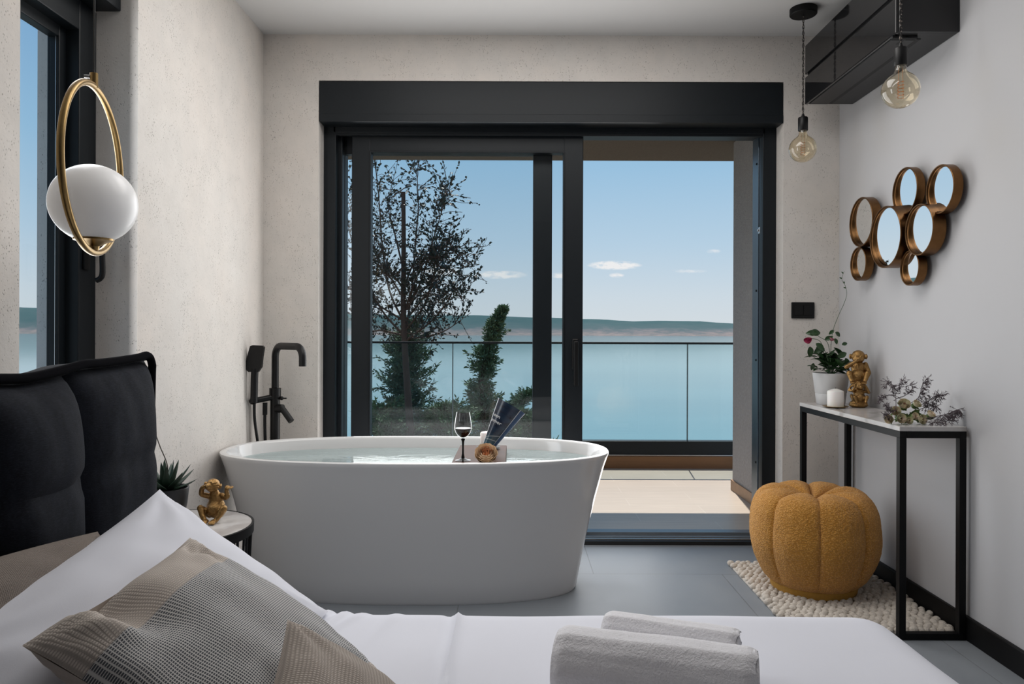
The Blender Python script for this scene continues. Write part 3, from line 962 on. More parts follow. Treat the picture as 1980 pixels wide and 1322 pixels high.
# ------------------------------------------------------------------ bed
bed = thing('bed', 'wide bed with midnight blue upholstered headboard seen across its white bedding', 'bed', (-.1, 1.1, 0))
b = MB(); b.bbox(-1.0, .90, .32, 1.86, .045, .20, .01); b.build('bed_base', M_navy, bed)
for x in (-.9, .82):
    for y in (.42, 1.76):
        b = MB(); b.lathe([(0, 0), (.025, 0), (.028, .05), (0, .05)], 16, (x, y, 0)); b.build('leg', M_blackmetal, bed)
b = MB(); b.bbox(-.94, .90, .28, 1.86, .202, .375, .05, 4); b.build('mattress', M_white, bed)


def hb_top(Y):
    # gently scalloped upper edge, raised at the corner
    return 1.043 + .014 * max(0, (Y - 1.72) / .29) ** 1.6 - .010 * sin((Y - 1.3) / .33 * pi) ** 2 * (Y < 1.63) - .010 * max(0, min(1, (1.66 - Y) / .06))


seams = [.30, .64, .97, 1.30, 1.63, 2.0]
XB = -1.065
hbp = MB(); hbp.bbox(XB - .02, XB + .055, .30, 1.995, .04, 1.0, .02, 3)
hb = hbp.build('headboard', M_navy, bed)
for y0, y1 in zip(seams, seams[1:]):
    last = y1 == 2.0
    zt = .30
    def f(u, v, y0=y0, y1=y1, last=last):
        Y = y0 + (y1 - y0) * u; top = hb_top(Y) - .004
        z = .06 + (top - .06) * v
        a = abs(2 * u - 1); e = (1 - a ** 3.2) ** .55
        bv = (1 - abs(2 * v - 1) ** 9) ** .6
        crease = 1 - .13 * math.exp(-((z - .80) / .02) ** 2)
        if last: e = (1 - max(0, 1 - 2 * u) ** 3.2) ** .55 * (1 - max(0, 2 * u - 1) ** 5) ** .6
        bul = (.075 if last else .115) * e * bv * crease
        w = .006 * noise.noise(Vector((Y * 6, z * 5, 1))) + .004 * noise.noise(Vector((Y * 17, z * 9, 2)))
        return (XB + .05 + bul + w * e, Y, z)
    MB().grid(f, 36, 44).build('upholstered_panel', M_navy, hb)
b = MB(); path = [(XB + .075, 1.985, .06), (XB + .075, 1.99, .6), (XB + .078, 1.995, .98)]
path += [(XB + .08, 1.992, 1.035), (XB + .08, 1.968, 1.058)] + [(XB + .08, y, hb_top(y) + .004) for y in (1.92, 1.86, 1.8, 1.74, 1.68, 1.62, 1.55, 1.48, 1.4, 1.3, 1.2, 1.1, 1.0, .8, .6, .4, .31)]
b.tube(bez(path, 5), .0105, 10); b.build('piping', M_piping, hb)
b = MB(); b.grid(lambda u, v: (XB - .02 + .10 * v, .30 + 1.69 * u, hb_top(.30 + 1.69 * u) + .004 - .012 * abs(2 * v - 1) ** 2), 40, 6); b.grid(lambda u, v: (XB - .02, .30 + 1.69 * u, .9 + (hb_top(.3 + 1.69 * u) - .008 - .9) * v), 40, 3)
b.build('top_roll', M_navy, hb)


def sheet_pt(p):
    """rounded box"""
    x0, x1, y0, y1, z0, z1, r = -.955, .952, .26, 1.925, .03, .405, .085
    q = Vector((min(max(p.x, x0 + r), x1 - r), min(max(p.y, y0 + r), y1 - r), min(max(p.z, -9), z1 - r * .55)))
    d = p - q
    d2 = Vector((d.x, d.y, d.z))
    if d2.length < 1e-6: return p
    d2.normalize()
    return q + Vector((d2.x * r, d2.y * r, d2.z * r * .55))


def wr(x, y):
    h = .006 * noise.noise(Vector((x * 2.1, y * 2.4, 5))) + .003 * noise.noise(Vector((x * 5, y * 4, 9)))
    yy = x + .148 + .02 * (y - 1.9) + .004 * noise.noise(Vector((0, y * 4, 1)))
    h += .010 * math.exp(-(yy / .011) ** 2) * (1 if yy > 0 else math.exp(-(yy / .006) ** 2)) - .004 * math.exp(-((yy + .02) / .012) ** 2)
    for c0, s0, A in ((-.475, .35, .014), (-.43, .30, .010), (-.385, .5, .006), (-.30, .25, .004)):
        xx = x - c0 - s0 * (y - 1.9) * .8
        h += A * math.exp(-(xx / .014) ** 2) * max(0, min(1, (y - 1.45) / .4))
    return h


b = MB()
NX, NY = 230, 170
def shf(u, v):
    x = -1.10 + 2.20 * u; y = .10 + 1.98 * v
    X0, X1, Y0, Y1 = -.955, .952, .26, 1.925
    dx = max(0, x - (X1 - .085), (X0 + .085) - x); dy = max(0, y - (Y1 - .085), (Y0 + .085) - y)
    over = sqrt(dx * dx + dy * dy)
    p = sheet_pt(Vector((x, y, .40 - max(0, over - .06) * 2.2)))
    if p.z > .35: p.z += wr(p.x, p.y) * min(1, (p.z - .35) / .04)
    return p
b.grid(shf, NX, NY)
tag(b.build('bedspread', M_white), 'smooth white bedspread with a raised fold line covering the bed', 'bedspread')


def pillow(name, label, cat, A, B, C, D, th, m, up=None, group=None, wr=.010, seed=0, p=2.6, q=.5, concave=.05, dent=None, edge=None, back=None, pipe=None):
    """A..D corners; u runs A->D, v runs A->B"""
    A, B, C, D = map(Vector, (A, B, C, D))
    nrm = ((D - A) + (C - B)).cross((B - A) + (C - D)).normalized()
    if nrm.dot(Vector(up or (.5, 0, 1))) < 0: nrm = -nrm
    ctr = (A + B + C + D) / 4
    def pos(u, v, s):
        a, c = 2 * u - 1, 2 * v - 1
        a2 = a * (1 - concave * (1 - c * c) * abs(a) ** 2); c2 = c * (1 - concave * (1 - a * a) * abs(c) ** 2)
        uu, vv = (a2 + 1) / 2, (c2 + 1) / 2
        base = (A * (1 - uu) + D * uu) * (1 - vv) + (B * (1 - uu) + C * uu) * vv
        e = max(0, (1 - abs(a) ** p) * (1 - abs(c) ** p)) ** q
        w = wr * (noise.noise(Vector((u * 3.2 + seed, v * 3.2, s * 4))) + .5 * noise.noise(Vector((u * 8 + seed, v * 7, s * 4 + 2))))
        # radial puckers from the corners
        cr = 0
        for (qa, qc) in ((-1, -1), (-1, 1), (1, 1), (1, -1)):
            dd = sqrt((a - qa) ** 2 + (c - qc) ** 2); an = atan2((c - qc) * -qc, (a - qa) * -qa)
            cr += sin(an * 13 + seed + qa + qc * 2) * math.exp(-(dd / .55) ** 2)
        w += wr * .7 * cr
        t = th * (.5 if s > 0 else -.5) * e + w * min(1, e * 1.5)
        if dent and s > 0: t += dent(u, v)
        return base + nrm * t
    t_ = thing(name, label, cat, tuple((A + B + C + D) / 4 - Vector((0, 0, .1))), group)
    MB().grid(lambda u, v: pos(u, v, 1), 60, 60).build('front_cover', m, t_)
    MB().grid(lambda u, v: pos(u, v, -1), 40, 40, flip=True).build('back_cover', back or m, t_)
    return t_


pillow('pillow', 'brown-grey pillow propped on the headboard behind the white pillow', 'pillow', (-.868, 1.53, .705), (-.868, .92, .765), (-.80, .92, .46), (-.80, 1.55, .45), .09, M_taupe2, (1, 0, .3), group='pillows against the headboard', seed=3, q=.4, concave=-.05)
pillow('pillow', 'large plain white pillow leaning back towards the headboard', 'pillow', (-.872, 1.805, .735), (-.86, .98, .665), (-.475, .96, .425), (-.470, 1.858, .416), .15, M_white, (.6, 0, 1), group='pillows against the headboard', seed=1, wr=.010, concave=.075, q=.66)


def dent1(u, v):
    d = ((u - .10) ** 2 / .03 + (v - .72) ** 2 / .010)
    return -.045 * math.exp(-d) + .02 * math.exp(-((u - .08) ** 2 / .02 + (v - .88) ** 2 / .006)) - .02 * math.exp(-((u - .1) ** 2 / .006 + (v - .12) ** 2 / .004))


pillow('cushion', 'square cushion in grey check weave with a beige band at its edge', 'cushion', (-.665, 1.505, .700), (-.69, 1.03, .680), (-.29, .98, .455), (-.262, 1.462, .440), .15, M_check, (.6, 0, 1), group='cushions on the bed', seed=5, wr=.010, dent=dent1, back=M_beige, concave=.06)
pillow('cushion', 'small ribbed taupe cushion at the front, leaning on the checked cushion', 'cushion', (-.372, 1.205, .650), (-.31, .78, .60), (.0, .80, .445), (-.10, 1.21, .440), .12, M_taupe, (.5, -.2, 1), group='cushions on the bed', seed=8, wr=.008, back=M_beige, concave=.06)


def towel(label, a, c, r, turns=3.3):
    a, c = Vector(a), Vector(c); d = (c - a).normalized(); L_ = (c - a).length
    u_ = Vector((0, 0, 1)); w_ = d.cross(u_).normalized()
    t_ = thing('rolled_towel', label, 'towel', tuple((a + c) / 2 - Vector((0, 0, r))), 'rolled towels on the bed')
    n = 64
    def surf(k, s, jit=1):
        an = 2 * pi * k / n
        rr = r * (1 + .03 * noise.noise(Vector((cos(an) * 2, sin(an) * 2, s * 3 + r * 40))) + .012 * noise.noise(Vector((cos(an) * 7, sin(an) * 7, s * 12))))
        rr += .0045 * math.exp(-((k - 12.5) / 1.6) ** 2) + .002 * (7 < k < 13)
        e = 1 - max(0, abs(2 * s - 1) - .9) ** 2 * 11
        rr *= e
        return a + d * (L_ * s + .006 * noise.noise(Vector((cos(an) * 3, sin(an) * 3, 9 * s)))) + (w_ * cos(an) * 1.05 + u_ * (sin(an) * .97)) * rr
    b_ = MB(); rings = [b_.ring([surf(k, s / 50) for k in range(n)]) for s in range(51)]
    for A_, B_ in zip(rings, rings[1:]): b_.bridge(A_, B_)
    b_.build('outer_wrap', M_towel, t_, sharp=88)
    for s, nm in ((0, 'rolled_end'), (1, 'rolled_end')):
        e_ = MB(); m_ = 120
        def sp(q, h):
            th_ = q * turns * 2 * pi; rr = r * (.05 + .76 * q)
            return a + d * (L_ * s + (.0 if s else .0) + (1 if s else -1) * (.003 * h)) + (w_ * cos(th_) * 1.05 + u_ * sin(th_) * .97) * rr
        wdt = r * .76 / turns * .5
        pr = MB()
        pts_ = [sp(k / m_, -1) for k in range(m_ + 1)]
        pr.tube(pts_, wdt, 6); pr.build(nm, M_towel, t_, sharp=88)
    return t_


towel('thick rolled white towel at the front of the bed', (.088, 1.425, .480), (.437, 1.325, .480), .074)
towel('slimmer rolled white towel lying behind the thick one on the bed', (.20, 1.600, .462), (.458, 1.500, .462), .056)

# ------------------------------------------------------------------ side table
sx, sy, sz, sr = -1.062, 2.312, .51, .228
st = thing('side_table', 'small round marble-topped side table with black wire legs by the bed', 'side table', (sx, sy, 0))
b = MB(); b.lathe([(0, sz - .022), (sr - .006, sz - .022), (sr - .006, sz - .001), (sr - .008, sz), (0, sz)], 64, (sx, sy, 0)); b.build('table_top', M_marble, st)
b = MB(); b.lathe([(sr - .006, sz - .030), (sr, sz - .030), (sr + .001, sz - .0), (sr - .006, sz + .001), (sr - .006, sz - .030)], 64, (sx, sy, 0)); b.build('rim', M_blackmetal, st)
b = MB(); b.tube([(sx + (sr - .03) * cos(2 * pi * k / 48), sy + (sr - .03) * sin(2 * pi * k / 48), .008) for k in range(48)], .006, 8, closed=True); b.build('floor_ring', M_blackmetal, st)
for k in range(24):
    a = 2 * pi * k / 24
    b = MB(); b.tube([(sx + (sr - .008) * cos(a), sy + (sr - .008) * sin(a), sz - .028), (sx + (sr - .03) * cos(a), sy + (sr - .03) * sin(a), .008)], .0042, 6); b.build('wire_leg', M_blackmetal, st)

# succulent
qx, qy = -1.112, 2.345
su = thing('potted_succulent', 'spiky dark green succulent in a charcoal pot on the side table', 'potted plant', (qx, qy, sz + .001))
b = MB(); b.lathe([(0, 0), (.046, 0), (.050, .004), (.062, .060), (.0675, .112), (.0665, .115), (.0625, .113), (.058, .06), (.045, .01), (0, .01)], 40, (qx, qy, sz + .001)); b.build('pot', M_potd, su)
b = MB(); b.lathe([(0, .104), (.058, .100), (.058, .098), (0, .098)], 24, (qx, qy, sz + .001)); b.build('soil', M_soil, su)
b = MB()
for k in range(17):
    el = (.3 + .95 * (k / 16)); az = k * 2.39996; L_ = .105 - .02 * abs(el - .7)
    d = Vector((cos(az) * cos(el), sin(az) * cos(el), sin(el))); c = Vector((qx, qy, sz + .100))
    s = d.cross(Vector((0, 0, 1))).normalized(); nn = s.cross(d)
    def lf(u, v, c=c, d=d, s=s, nn=nn, L_=L_):
        a = 2 * pi * u; w_ = .0125 * (1 - v) ** .75 * (.6 + .8 * min(1, v * 4))
        return c + d * (L_ * v + .01) + nn * (.012 * v * v) + s * cos(a) * w_ + nn * sin(a) * w_ * .42
    b.grid(lf, 8, 8, uvs=False)
b.build('rosette', M_succ, su)
b = MB(); b.tube(bez([(qx, qy, sz + .10), at(325, 905, 2.345), at(310, 865, 2.345), at(298, 832, 2.345), at(292, 815, 2.345)], 6), .0016, 6); b.build('flower_stalk', M_stick, su)


# ------------------------------------------------------------------ monkey figures
def smooth_body(mb, name, m, parent=None, vox=.0028):
    o = mb.build(name, m, parent)
    r = o.modifiers.new('remesh', 'REMESH'); r.mode = 'VOXEL'; r.voxel_size = vox; r.use_smooth_shade = True
    s = o.modifiers.new('smooth', 'SMOOTH'); s.factor = .5; s.iterations = 3
    return o


def limb(mb, pts, r0, r1, n=10):
    P_ = bez(pts, 5); mb.tube(P_, lambda t: r0 + (r1 - r0) * t, n)
    mb.ball(P_[0], r0, nu=n, nv=8); mb.ball(P_[-1], r1, nu=n, nv=8)


def monkey_head(mb, c, s, yaw=0.0, tilt=0.0):
    Mh = T(c) @ rotz(yaw) @ Matrix.Rotation(tilt, 4, 'Y')
    def P_(x, y, z): return Mh @ (Vector((x, y, z)) * s)
    def bl(x, y, z, r):
        r = (r, r, r) if isinstance(r, (int, float)) else r
        mb.ball(P_(x, y, z), tuple(q * s for q in r), Mh.to_3x3().to_4x4(), 14, 10)
    bl(0, 0, 0, (.95, .92, 1.0)); bl(0, .1, .2, (.95, .95, .85))
    bl(0, -.72, .22, (.72, .22, .16))               # brow
    bl(0, -.78, -.38, (.58, .42, .42)); bl(0, -.98, -.55, (.44, .2, .10)); bl(0, -1.0, -.34, (.46, .2, .12))
    bl(0, -1.05, -.14, (.16, .14, .12))             # nose
    for q in (-1, 1):
        bl(.34 * q, -.86, .03, .13)                  # eye
        bl(1.12 * q, .0, .06, (.20, .34, .42)); bl(1.22 * q, -.08, .06, (.10, .2, .26)); bl(.5 * q, -.6, -.3, (.3, .3, .35))
    return P_


def hand(mb, c, d, s, spread=Vector((1, 0, 0))):
    c, d = Vector(c), Vector(d).normalized(); mb.ball(c, .010 * s)
    for k in range(4):
        o = spread * (.0055 * s * (k - 1.5)); L_ = (.022, .026, .025, .020)[k] * s
        limb(mb, [c + o * .8, c + o + d * L_ * .6, c + o * 1.2 + d * L_], .0036 * s, .0028 * s, 6)
    limb(mb, [c, c + spread * .012 * s + d * .006 * s], .004 * s, .003 * s, 6)


mx, my, mz = -.972, 2.385, sz + .0005
b = MB(); O = Vector((mx, my, mz))
def q_(x, y, z): return O + Vector((x, y, z))
b.ball(q_(0, .006, .040), (.030, .027, .034)); b.ball(q_(0, -.008, .036), (.025, .022, .025)); b.ball(q_(0, .008, .068), (.024, .020, .024))
b.ball(q_(-.004, .004, .088), (.015, .014, .014))
monkey_head(b, q_(-.008, .0, .113), .0215, .12, .16)
for q in (-1, 1):
    limb(b, [q_(.016 * q, -.004, .022), q_(.036 * q, -.022, .042), q_(.037 * q, -.026, .046)], .013, .0105)
    limb(b, [q_(.037 * q, -.026, .046), q_(.027 * q, -.034, .024), q_(.016 * q, -.040, .008)], .0105, .0075)
    b.ball(q_(.013 * q, -.046, .0075), (.010, .017, .0072))
    for k in range(4): limb(b, [q_(.013 * q + .0048 * (k - 1.5), -.054, .009), q_(.013 * q + .0056 * (k - 1.5), -.064, .0045)], .0032, .0028, 6)
# arm covering the eyes (its right, picture left)
limb(b, [q_(-.022, .004, .078), q_(-.038, -.008, .086), q_(-.040, -.012, .092)], .0095, .0085)
limb(b, [q_(-.040, -.012, .092), q_(-.034, -.020, .108), q_(-.020, -.026, .116)], .0085, .007)
hand(b, q_(-.008, -.0300, .117), (1, -.02, .05), 1.15, Vector((0, 0, 1)))
# arm raised outward to the side
limb(b, [q_(.020, .004, .080), q_(.036, -.004, .076), q_(.042, -.006, .080)], .0095, .008)
limb(b, [q_(.042, -.006, .080), q_(.041, -.010, .096), q_(.042, -.012, .104)], .008, .006)
hand(b, q_(.044, -.013, .109), (1, -.2, .12), .8, Vector((0, 1, .2)).normalized())
mk = smooth_body(b, 'monkey_figurine', M_gold, vox=.0016)
tag(mk, 'small seated gold monkey figurine covering its eyes on the side table', 'figurine')

# ------------------------------------------------------------------ globe pendant lamp
gx_, gy_, gz_ = -1.063, 1.85, 1.443
gl = thing('globe_pendant', 'white opal globe pendant lamp in a large brass ring beside the window', 'pendant lamp', (gx_, gy_, ZC))
rd = Vector((-.204, .979, 0)).normalized(); RC = Vector((gx_, gy_, 1.530)); RR = .209
b = MB(); b.tube([RC + rd * (RR * cos(2 * pi * k / 72)) + Vector((0, 0, RR * sin(2 * pi * k / 72))) for k in range(72)], .0085, 12, closed=True); b.build('brass_ring', M_brass, gl)
b = MB(); b.ball((gx_, gy_, gz_), (.101, .101, .098), nu=48, nv=32); b.build('glass_globe', M_opal, gl)
b = MB(); b.lathe([(0, 1.327), (.012, 1.327), (.014, 1.336), (.030, 1.346), (.045, 1.351), (.046, 1.356), (.040, 1.360), (0, 1.357)], 32, (gx_, gy_, 0)); b.build('globe_cap', M_brass, gl)
b = MB(); b.lathe([(0, 1.735), (.0095, 1.735), (.0095, 1.772), (0, 1.773)], 20, (gx_, gy_, 0)); b.build('ring_clamp', M_brass, gl)
b = MB(); b.tube([(gx_ - .008, gy_ - .004, 1.762), (gx_ - .020, gy_ - .008, 1.762)], .0045, 10); b.build('clamp_screw', M_alu, gl)
b = MB(); b.tube([(gx_, gy_, 1.772), (gx_, gy_, ZC - .02)], .0022, 6); b.build('cord', M_wire, gl)
b = MB(); b.lathe([(0, ZC - .025), (.05, ZC - .025), (.052, ZC - .001), (0, ZC - .001)], 32, (gx_, gy_, 0)); b.build('canopy', M_brass, gl)


# ------------------------------------------------------------------ bulb pendants
def bulb_pendant(label, x, y, zc):
    p = thing('bulb_pendant', label, 'pendant lamp', (x, y, ZC), 'bare bulb pendants')
    b = MB(); b.lathe([(0, ZC - .001), (.062, ZC - .001), (.062, ZC - .028), (.058, ZC - .032), (0, ZC - .032)], 40, (x, y, 0)); b.build('canopy', M_blackmetal, p)
    b = MB(); zt = zc + .160
    n = int((ZC - .03 - zt) / .004)
    for ph in (0, pi):
        b.tube([(x + .0028 * cos(k * .42 + ph) + .006 * math.exp(-k * .03) * (1 if k < 60 else 0) * 0, y + .0028 * sin(k * .42 + ph), zt + (ZC - .03 - zt) * k / n) for k in range(n + 1)], .0022, 6)
    b.build('cord', M_cord, p)
    b = MB(); b.lathe([(0, zc + .168), (.004, zc + .168), (.009, zc + .152), (.020, zc + .150), (.0225, zc + .146), (.0225, zc + .088), (.021, zc + .086), (0, zc + .086)], 28, (x, y, 0)); b.build('socket', M_matteblack, p)
    b = MB(); R_ = .0635
    pr = [(0, zc - R_)] + [(R_ * sin(a), zc - R_ * cos(a)) for a in [pi * k / 22 for k in range(1, 19)]]
    pr += [(.024, zc + .062), (.0195, zc + .070), (.018, zc + .080), (.018, zc + .092)]
    b.lathe(pr, 40, (x, y, 0)); g = b.build('bulb', M_amber, p)
    b = MB(); b.tube([(x + .011 * cos(k * .55), y + .011 * sin(k * .55), zc - .028 + .062 * k / 60) for k in range(61)], .0008, 5)
    for q in (-1, 1): b.tube([(x + .009 * q, y, zc - .03), (x + .007 * q, y, zc + .08)], .0006, 5)
    b.build('filament', M_fil, g)
    b = MB(); b.lathe([(0, zc + .03), (.004, zc + .03), (.005, zc + .055), (.012, zc + .082), (0, zc + .082)], 16, (x, y, 0)); b.build('glass_stem', M_clear, g)
    return p


bulb_pendant('nearer bare amber bulb pendant on a twisted cord before the air conditioner', 1.362, 2.60, 1.986)
bulb_pendant('further bare amber bulb pendant with its black ceiling cap in view', 1.360, 3.478, 1.999)

# ------------------------------------------------------------------ air conditioner
ac = thing('air_conditioner', 'long glossy black air conditioner mounted high on the white wall', 'air conditioner', (1.675, 3.2, 2.26))
A0, A1, AX, AZ0, AZ1 = 2.775, 3.648, 1.435, 2.262, 2.555
b = MB(); b.bbox(AX + .012, XR - .0005, A0, A1, AZ0 + .002, AZ1, .006)
b.build('housing', M_satin, ac)
b = MB(); b.bbox(AX, AX + .014, A0 + .001, A1 - .001, AZ0 + .148, AZ1 - .001, .003); b.build('front_panel', M_gloss, ac)
b = MB(); b.bbox(AX, AX + .014, A0 + .001, A1 - .001, AZ0, AZ0 + .134, .003); b.build('lower_panel', M_gloss, ac)
b = MB(); b.bbox(AX + .014, AX + .105, A0 + .06, A1 - .02, AZ0 - .004, AZ0 + .004, .002); b.build('louver', M_satin, ac)
b = MB(); b.bbox(AX + .108, AX + .128, A0 + .06, A1 - .02, AZ0 - .001, AZ0 + .004, .0008); b.build('air_outlet', M_rubber, ac)
b = MB(); b.bbox(AX + .012, XR - .0008, A0 - .004, A0 + .012, AZ0 + .003, AZ1 - .002, .003); b.build('end_cap', M_gloss, ac)
b = MB(); b.bbox(AX + .002, AX + .10, A0 + .03, A0 + .045, AZ0 - .009, AZ0 + .002, .003); b.bbox(AX + .05, AX + .065, A0 + .03, A0 + .10, AZ0 - .006, AZ0 + .002, .002); b.build('louver_hinge', M_rubber, ac)

# ------------------------------------------------------------------ light switch
sw = thing('light_switch', 'flat black light switch on the textured wall right of the door', 'light switch', (1.486, 3.8, 1.246))
b = MB(); b.bbox(1.427, 1.546, 3.790, 3.8, 1.204, 1.288, .004, 3); b.build('switch_plate', M_matteblack, sw)
for k in range(2):
    b = MB(); b.bbox(1.440 + .047 * k, 1.4855 + .047 * k, 3.7855, 3.792, 1.220, 1.272, .002); b.build('rocker', M_matteblack, sw)

# ------------------------------------------------------------------ wall mirrors
mc = thing('mirror_cluster', 'wall decoration of seven round bronze-rimmed mirrors joined in a cluster on the white wall', 'mirror', (1.675, 3.15, 1.6))
TILT = radians(2.4)
for (x, y, h, dep) in ((1663.8, 426.9, 95.4, .062), (1658.9, 507.7, 65.3, .056), (1710.6, 455.6, 119.4, .080), (1748.4, 366.9, 91.3, .052), (1816.3, 362.9, 94.4, .054), (1776.3, 441.2, 99.7, .070), (1758.2, 515.2, 68.4, .054)):
    xf = XR - dep; Yc = F * xf / (x - CX); zc = HC + (CY - y) / F * Yc; R_ = h / 2 * Yc / F
    Mx = T((XR - .001, Yc, zc)) @ Matrix.Rotation(-pi / 2, 4, 'Y')       # local z -> -X (into the room)
    b = MB(); GAP = .020; b.lathe([(R_ - .006, GAP), (R_, GAP), (R_, dep), (R_ - .001, dep + .001), (R_ - .0045, dep + .001), (R_ - .006, dep - .001), (R_ - .006, dep - .006), (R_ - .0085, dep - .008), (R_ - .0085, dep - .018)], 72, M=Mx)
    fr_ = b.build('mirror_rim', M_bronze, mc)
    Mt = T((XR - dep + .0145, Yc, zc)) @ Matrix.Rotation(-pi / 2 - TILT, 4, 'Y')
    b = MB(); b.lathe([(0, 0), (R_ - .009, 0), (R_ - .009, -.003), (0, -.003)], 64, M=Mt); b.build('mirror_glass', M_mirror, fr_)
    b = MB(); b.lathe([(0, .0), (.018, .0), (.018, GAP), (R_ - .006, GAP), (R_ - .006, GAP + .004), (0, GAP + .004)], 40, M=Mx); b.build('back_plate', M_bronze, fr_)

# ------------------------------------------------------------------ console table
CH = .785; Y0, Y1, X0c, X1c = 2.694, 3.640, 1.413, 1.658
ct = thing('console_table', 'narrow console table with black metal frame and white marble top along the wall', 'table', ((X0c + X1c) / 2, (Y0 + Y1) / 2, 0))
b = MB(); b.bbox(X0c - .002, X1c, Y0 - .002, Y1 + .002, CH - .018, CH, .0025); b.build('marble_top', M_marble, ct)
w = .025; zt = CH - .0182
b = MB()
b.bbox(X0c, X0c + w, Y0, Y1, zt - w, zt, .001); b.bbox(X1c - w, X1c, Y0, Y1, zt - w, zt, .001)
b.bbox(X0c + w, X1c - w, Y0, Y0 + w, zt - w, zt, .001); b.bbox(X0c + w, X1c - w, Y1 - w, Y1, zt - w, zt, .001)
b.build('top_frame', M_blackmetal, ct)
for yy in (Y0, Y1 - w):
    for xx in (X0c, X1c - w):
        b = MB(); b.bbox(xx, xx + w, yy, yy + w, 0.0005, zt - w, .001); b.build('leg', M_blackmetal, ct)
    b = MB(); b.bbox(X0c + w, X1c - w, yy, yy + w, 0.0005, w, .001); b.build('foot_rail', M_blackmetal, ct)

# candle on brass dish
kx, ky = 1.478, 3.385
cd = thing('pillar_candle', 'white pillar candle on a round brass dish on the console table', 'candle', (kx, ky, CH), 'white pillar candles')
b = MB(); b.lathe([(0, 0), (.036, 0), (.056, .006), (.057, .008), (.036, .004), (0, .004)], 40, (kx, ky, CH)); b.build('dish', M_brass, cd)
b = MB(); b.lathe([(0, .004), (.0355, .004), (.0362, .007), (.0362, .072), (.034, .077), (.010, .086), (0, .087)], 36, (kx, ky, CH)); b.build('wax', M_wax, cd)
b = MB(); b.tube([(kx, ky, CH + .084), (kx + .001, ky, CH + .094)], .0012, 6); b.build('wick', M_wick, cd)

# potted rose
rx, ry = 1.528, 3.553
pr = thing('potted_rose', 'potted rose plant with pink blooms in a pale grey pot on the console table', 'potted plant', (rx, ry, CH))
b = MB(); b.lathe([(0, 0), (.062, 0), (.065, .003), (.0705, .050), (.0690, .052), (.0715, .055), (.0830, .148), (.0822, .151), (.078, .149), (.066, .02), (0, .02)], 48, (rx, ry, CH)); b.build('pot', M_potw, pr)
b = MB(); b.lathe([(0, .140), (.076, .137), (.074, .130), (0, .13)], 28, (rx, ry, CH)); b.build('soil', M_soil, pr)
fo = MB(); stm = MB()


def bigleaf(mb, p, d, L_, w_, up=(0, 0, 1)):
    d = Vector(d).normalized(); s = d.cross(Vector(up))
    s = s.normalized() if s.length > .01 else Vector((1, 0, 0)); nn = s.cross(d)
    def f(u, v):
        x = 2 * u - 1; ww = w_ * (sin(pi * min(1, v * .96 + .03)) ** .75) * (1 - .25 * v)
        return Vector(p) + d * (L_ * v) + s * (x * ww) + nn * (abs(x) * ww * .35 - L_ * .22 * v * v)
    mb.grid(f, 4, 7, uvs=False)


rc = Vector((rx, ry, CH + .14))
rnd = random.Random(4)
for k in range(26):
    az = k * 2.4; el = rnd.uniform(.35, 1.3); L_ = rnd.uniform(.05, .12)
    d = Vector((cos(az) * cos(el), sin(az) * cos(el), sin(el))); e = rc + Vector((cos(az), sin(az), 0)) * .018 + d * L_
    stm.tube(bez([rc + Vector((cos(az), sin(az), 0)) * .01, rc + d * L_ * .5 + Vector((0, 0, .01)), e], 4), .0013, 5)
    for q in range(3):
        dd = (d + Vector((rnd.uniform(-1, 1), rnd.uniform(-1, 1), rnd.uniform(-.7, .4)))).normalized()
        bigleaf(fo, rc + d * L_ * (.55 + .22 * q), dd, rnd.uniform(.040, .062), rnd.uniform(.016, .024))


def A3(px, py, d=3.52): return at(px, py, d)


for pl in ([(1606, 715), (1600, 690), (1590, 665), (1582, 655), (1563, 651)], [(1607, 712), (1606, 690), (1607, 665), (1608, 650)], [(1606, 690), (1600, 660), (1583, 648), (1580, 640)]):
    stm.tube(bez([A3(*q) for q in pl], 5), .0014, 5)
for (px, py, dx, dz, L_) in ((1566, 642, 1, .1, .058), (1580, 642, -1, .05, .05), (1566, 668, .1, -1, .052), (1578, 662, .8, -.7, .05), (1590, 670, -.7, -.5, .045), (1615, 640, .9, -.6, .035), (1612, 636, -.8, -.7, .03), (1614, 652, .3, -1, .03), (1573, 700, -.2, -1, .035), (1620, 688, .8, .4, .05), (1635, 690, .3, -1, .045), (1595, 655, .9, .5, .04), (1628, 664, .9, .3, .03)):
    bigleaf(fo, A3(px, py), (dx, rnd.uniform(-.4, .2), dz), L_, L_ * .34, (0, -1, .3))
vine = bez([A3(1608, 652), A3(1612, 632), A3(1622, 606), A3(1632, 584), A3(1637, 566), A3(1634, 550), A3(1628, 540), A3(1629, 530), A3(1632, 522)], 6)
stm.tube(vine, lambda t: .0013 - .0006 * t, 5)
for i in (28, 32, 38, 44): bigleaf(fo, vine[i], (rnd.uniform(-1, 1), 0, .4), .013, .004, (0, -1, 0))
fo.build('leaves', M_leaf, pr); stm.build('stems', M_leaf, pr)
b = MB(); rose(b, A3(1563, 659), (-.35, -.4, .8), .023, 5, .0, 1); b.build('bloom', M_pink, pr)
b = MB(); rose(b, A3(1607, 655), (.4, -.3, .8), .014, 4, .3, 2); b.build('bloom', M_pinkpale, pr)

# three-monkey statue
ox, oy = 1.592, 3.402
b = MB(); O = Vector((ox, oy, CH))
b.ball(q_(0, 0, .010), (.043, .035, .013)); b.ball(q_(0, 0, .020), (.040, .032, .014))


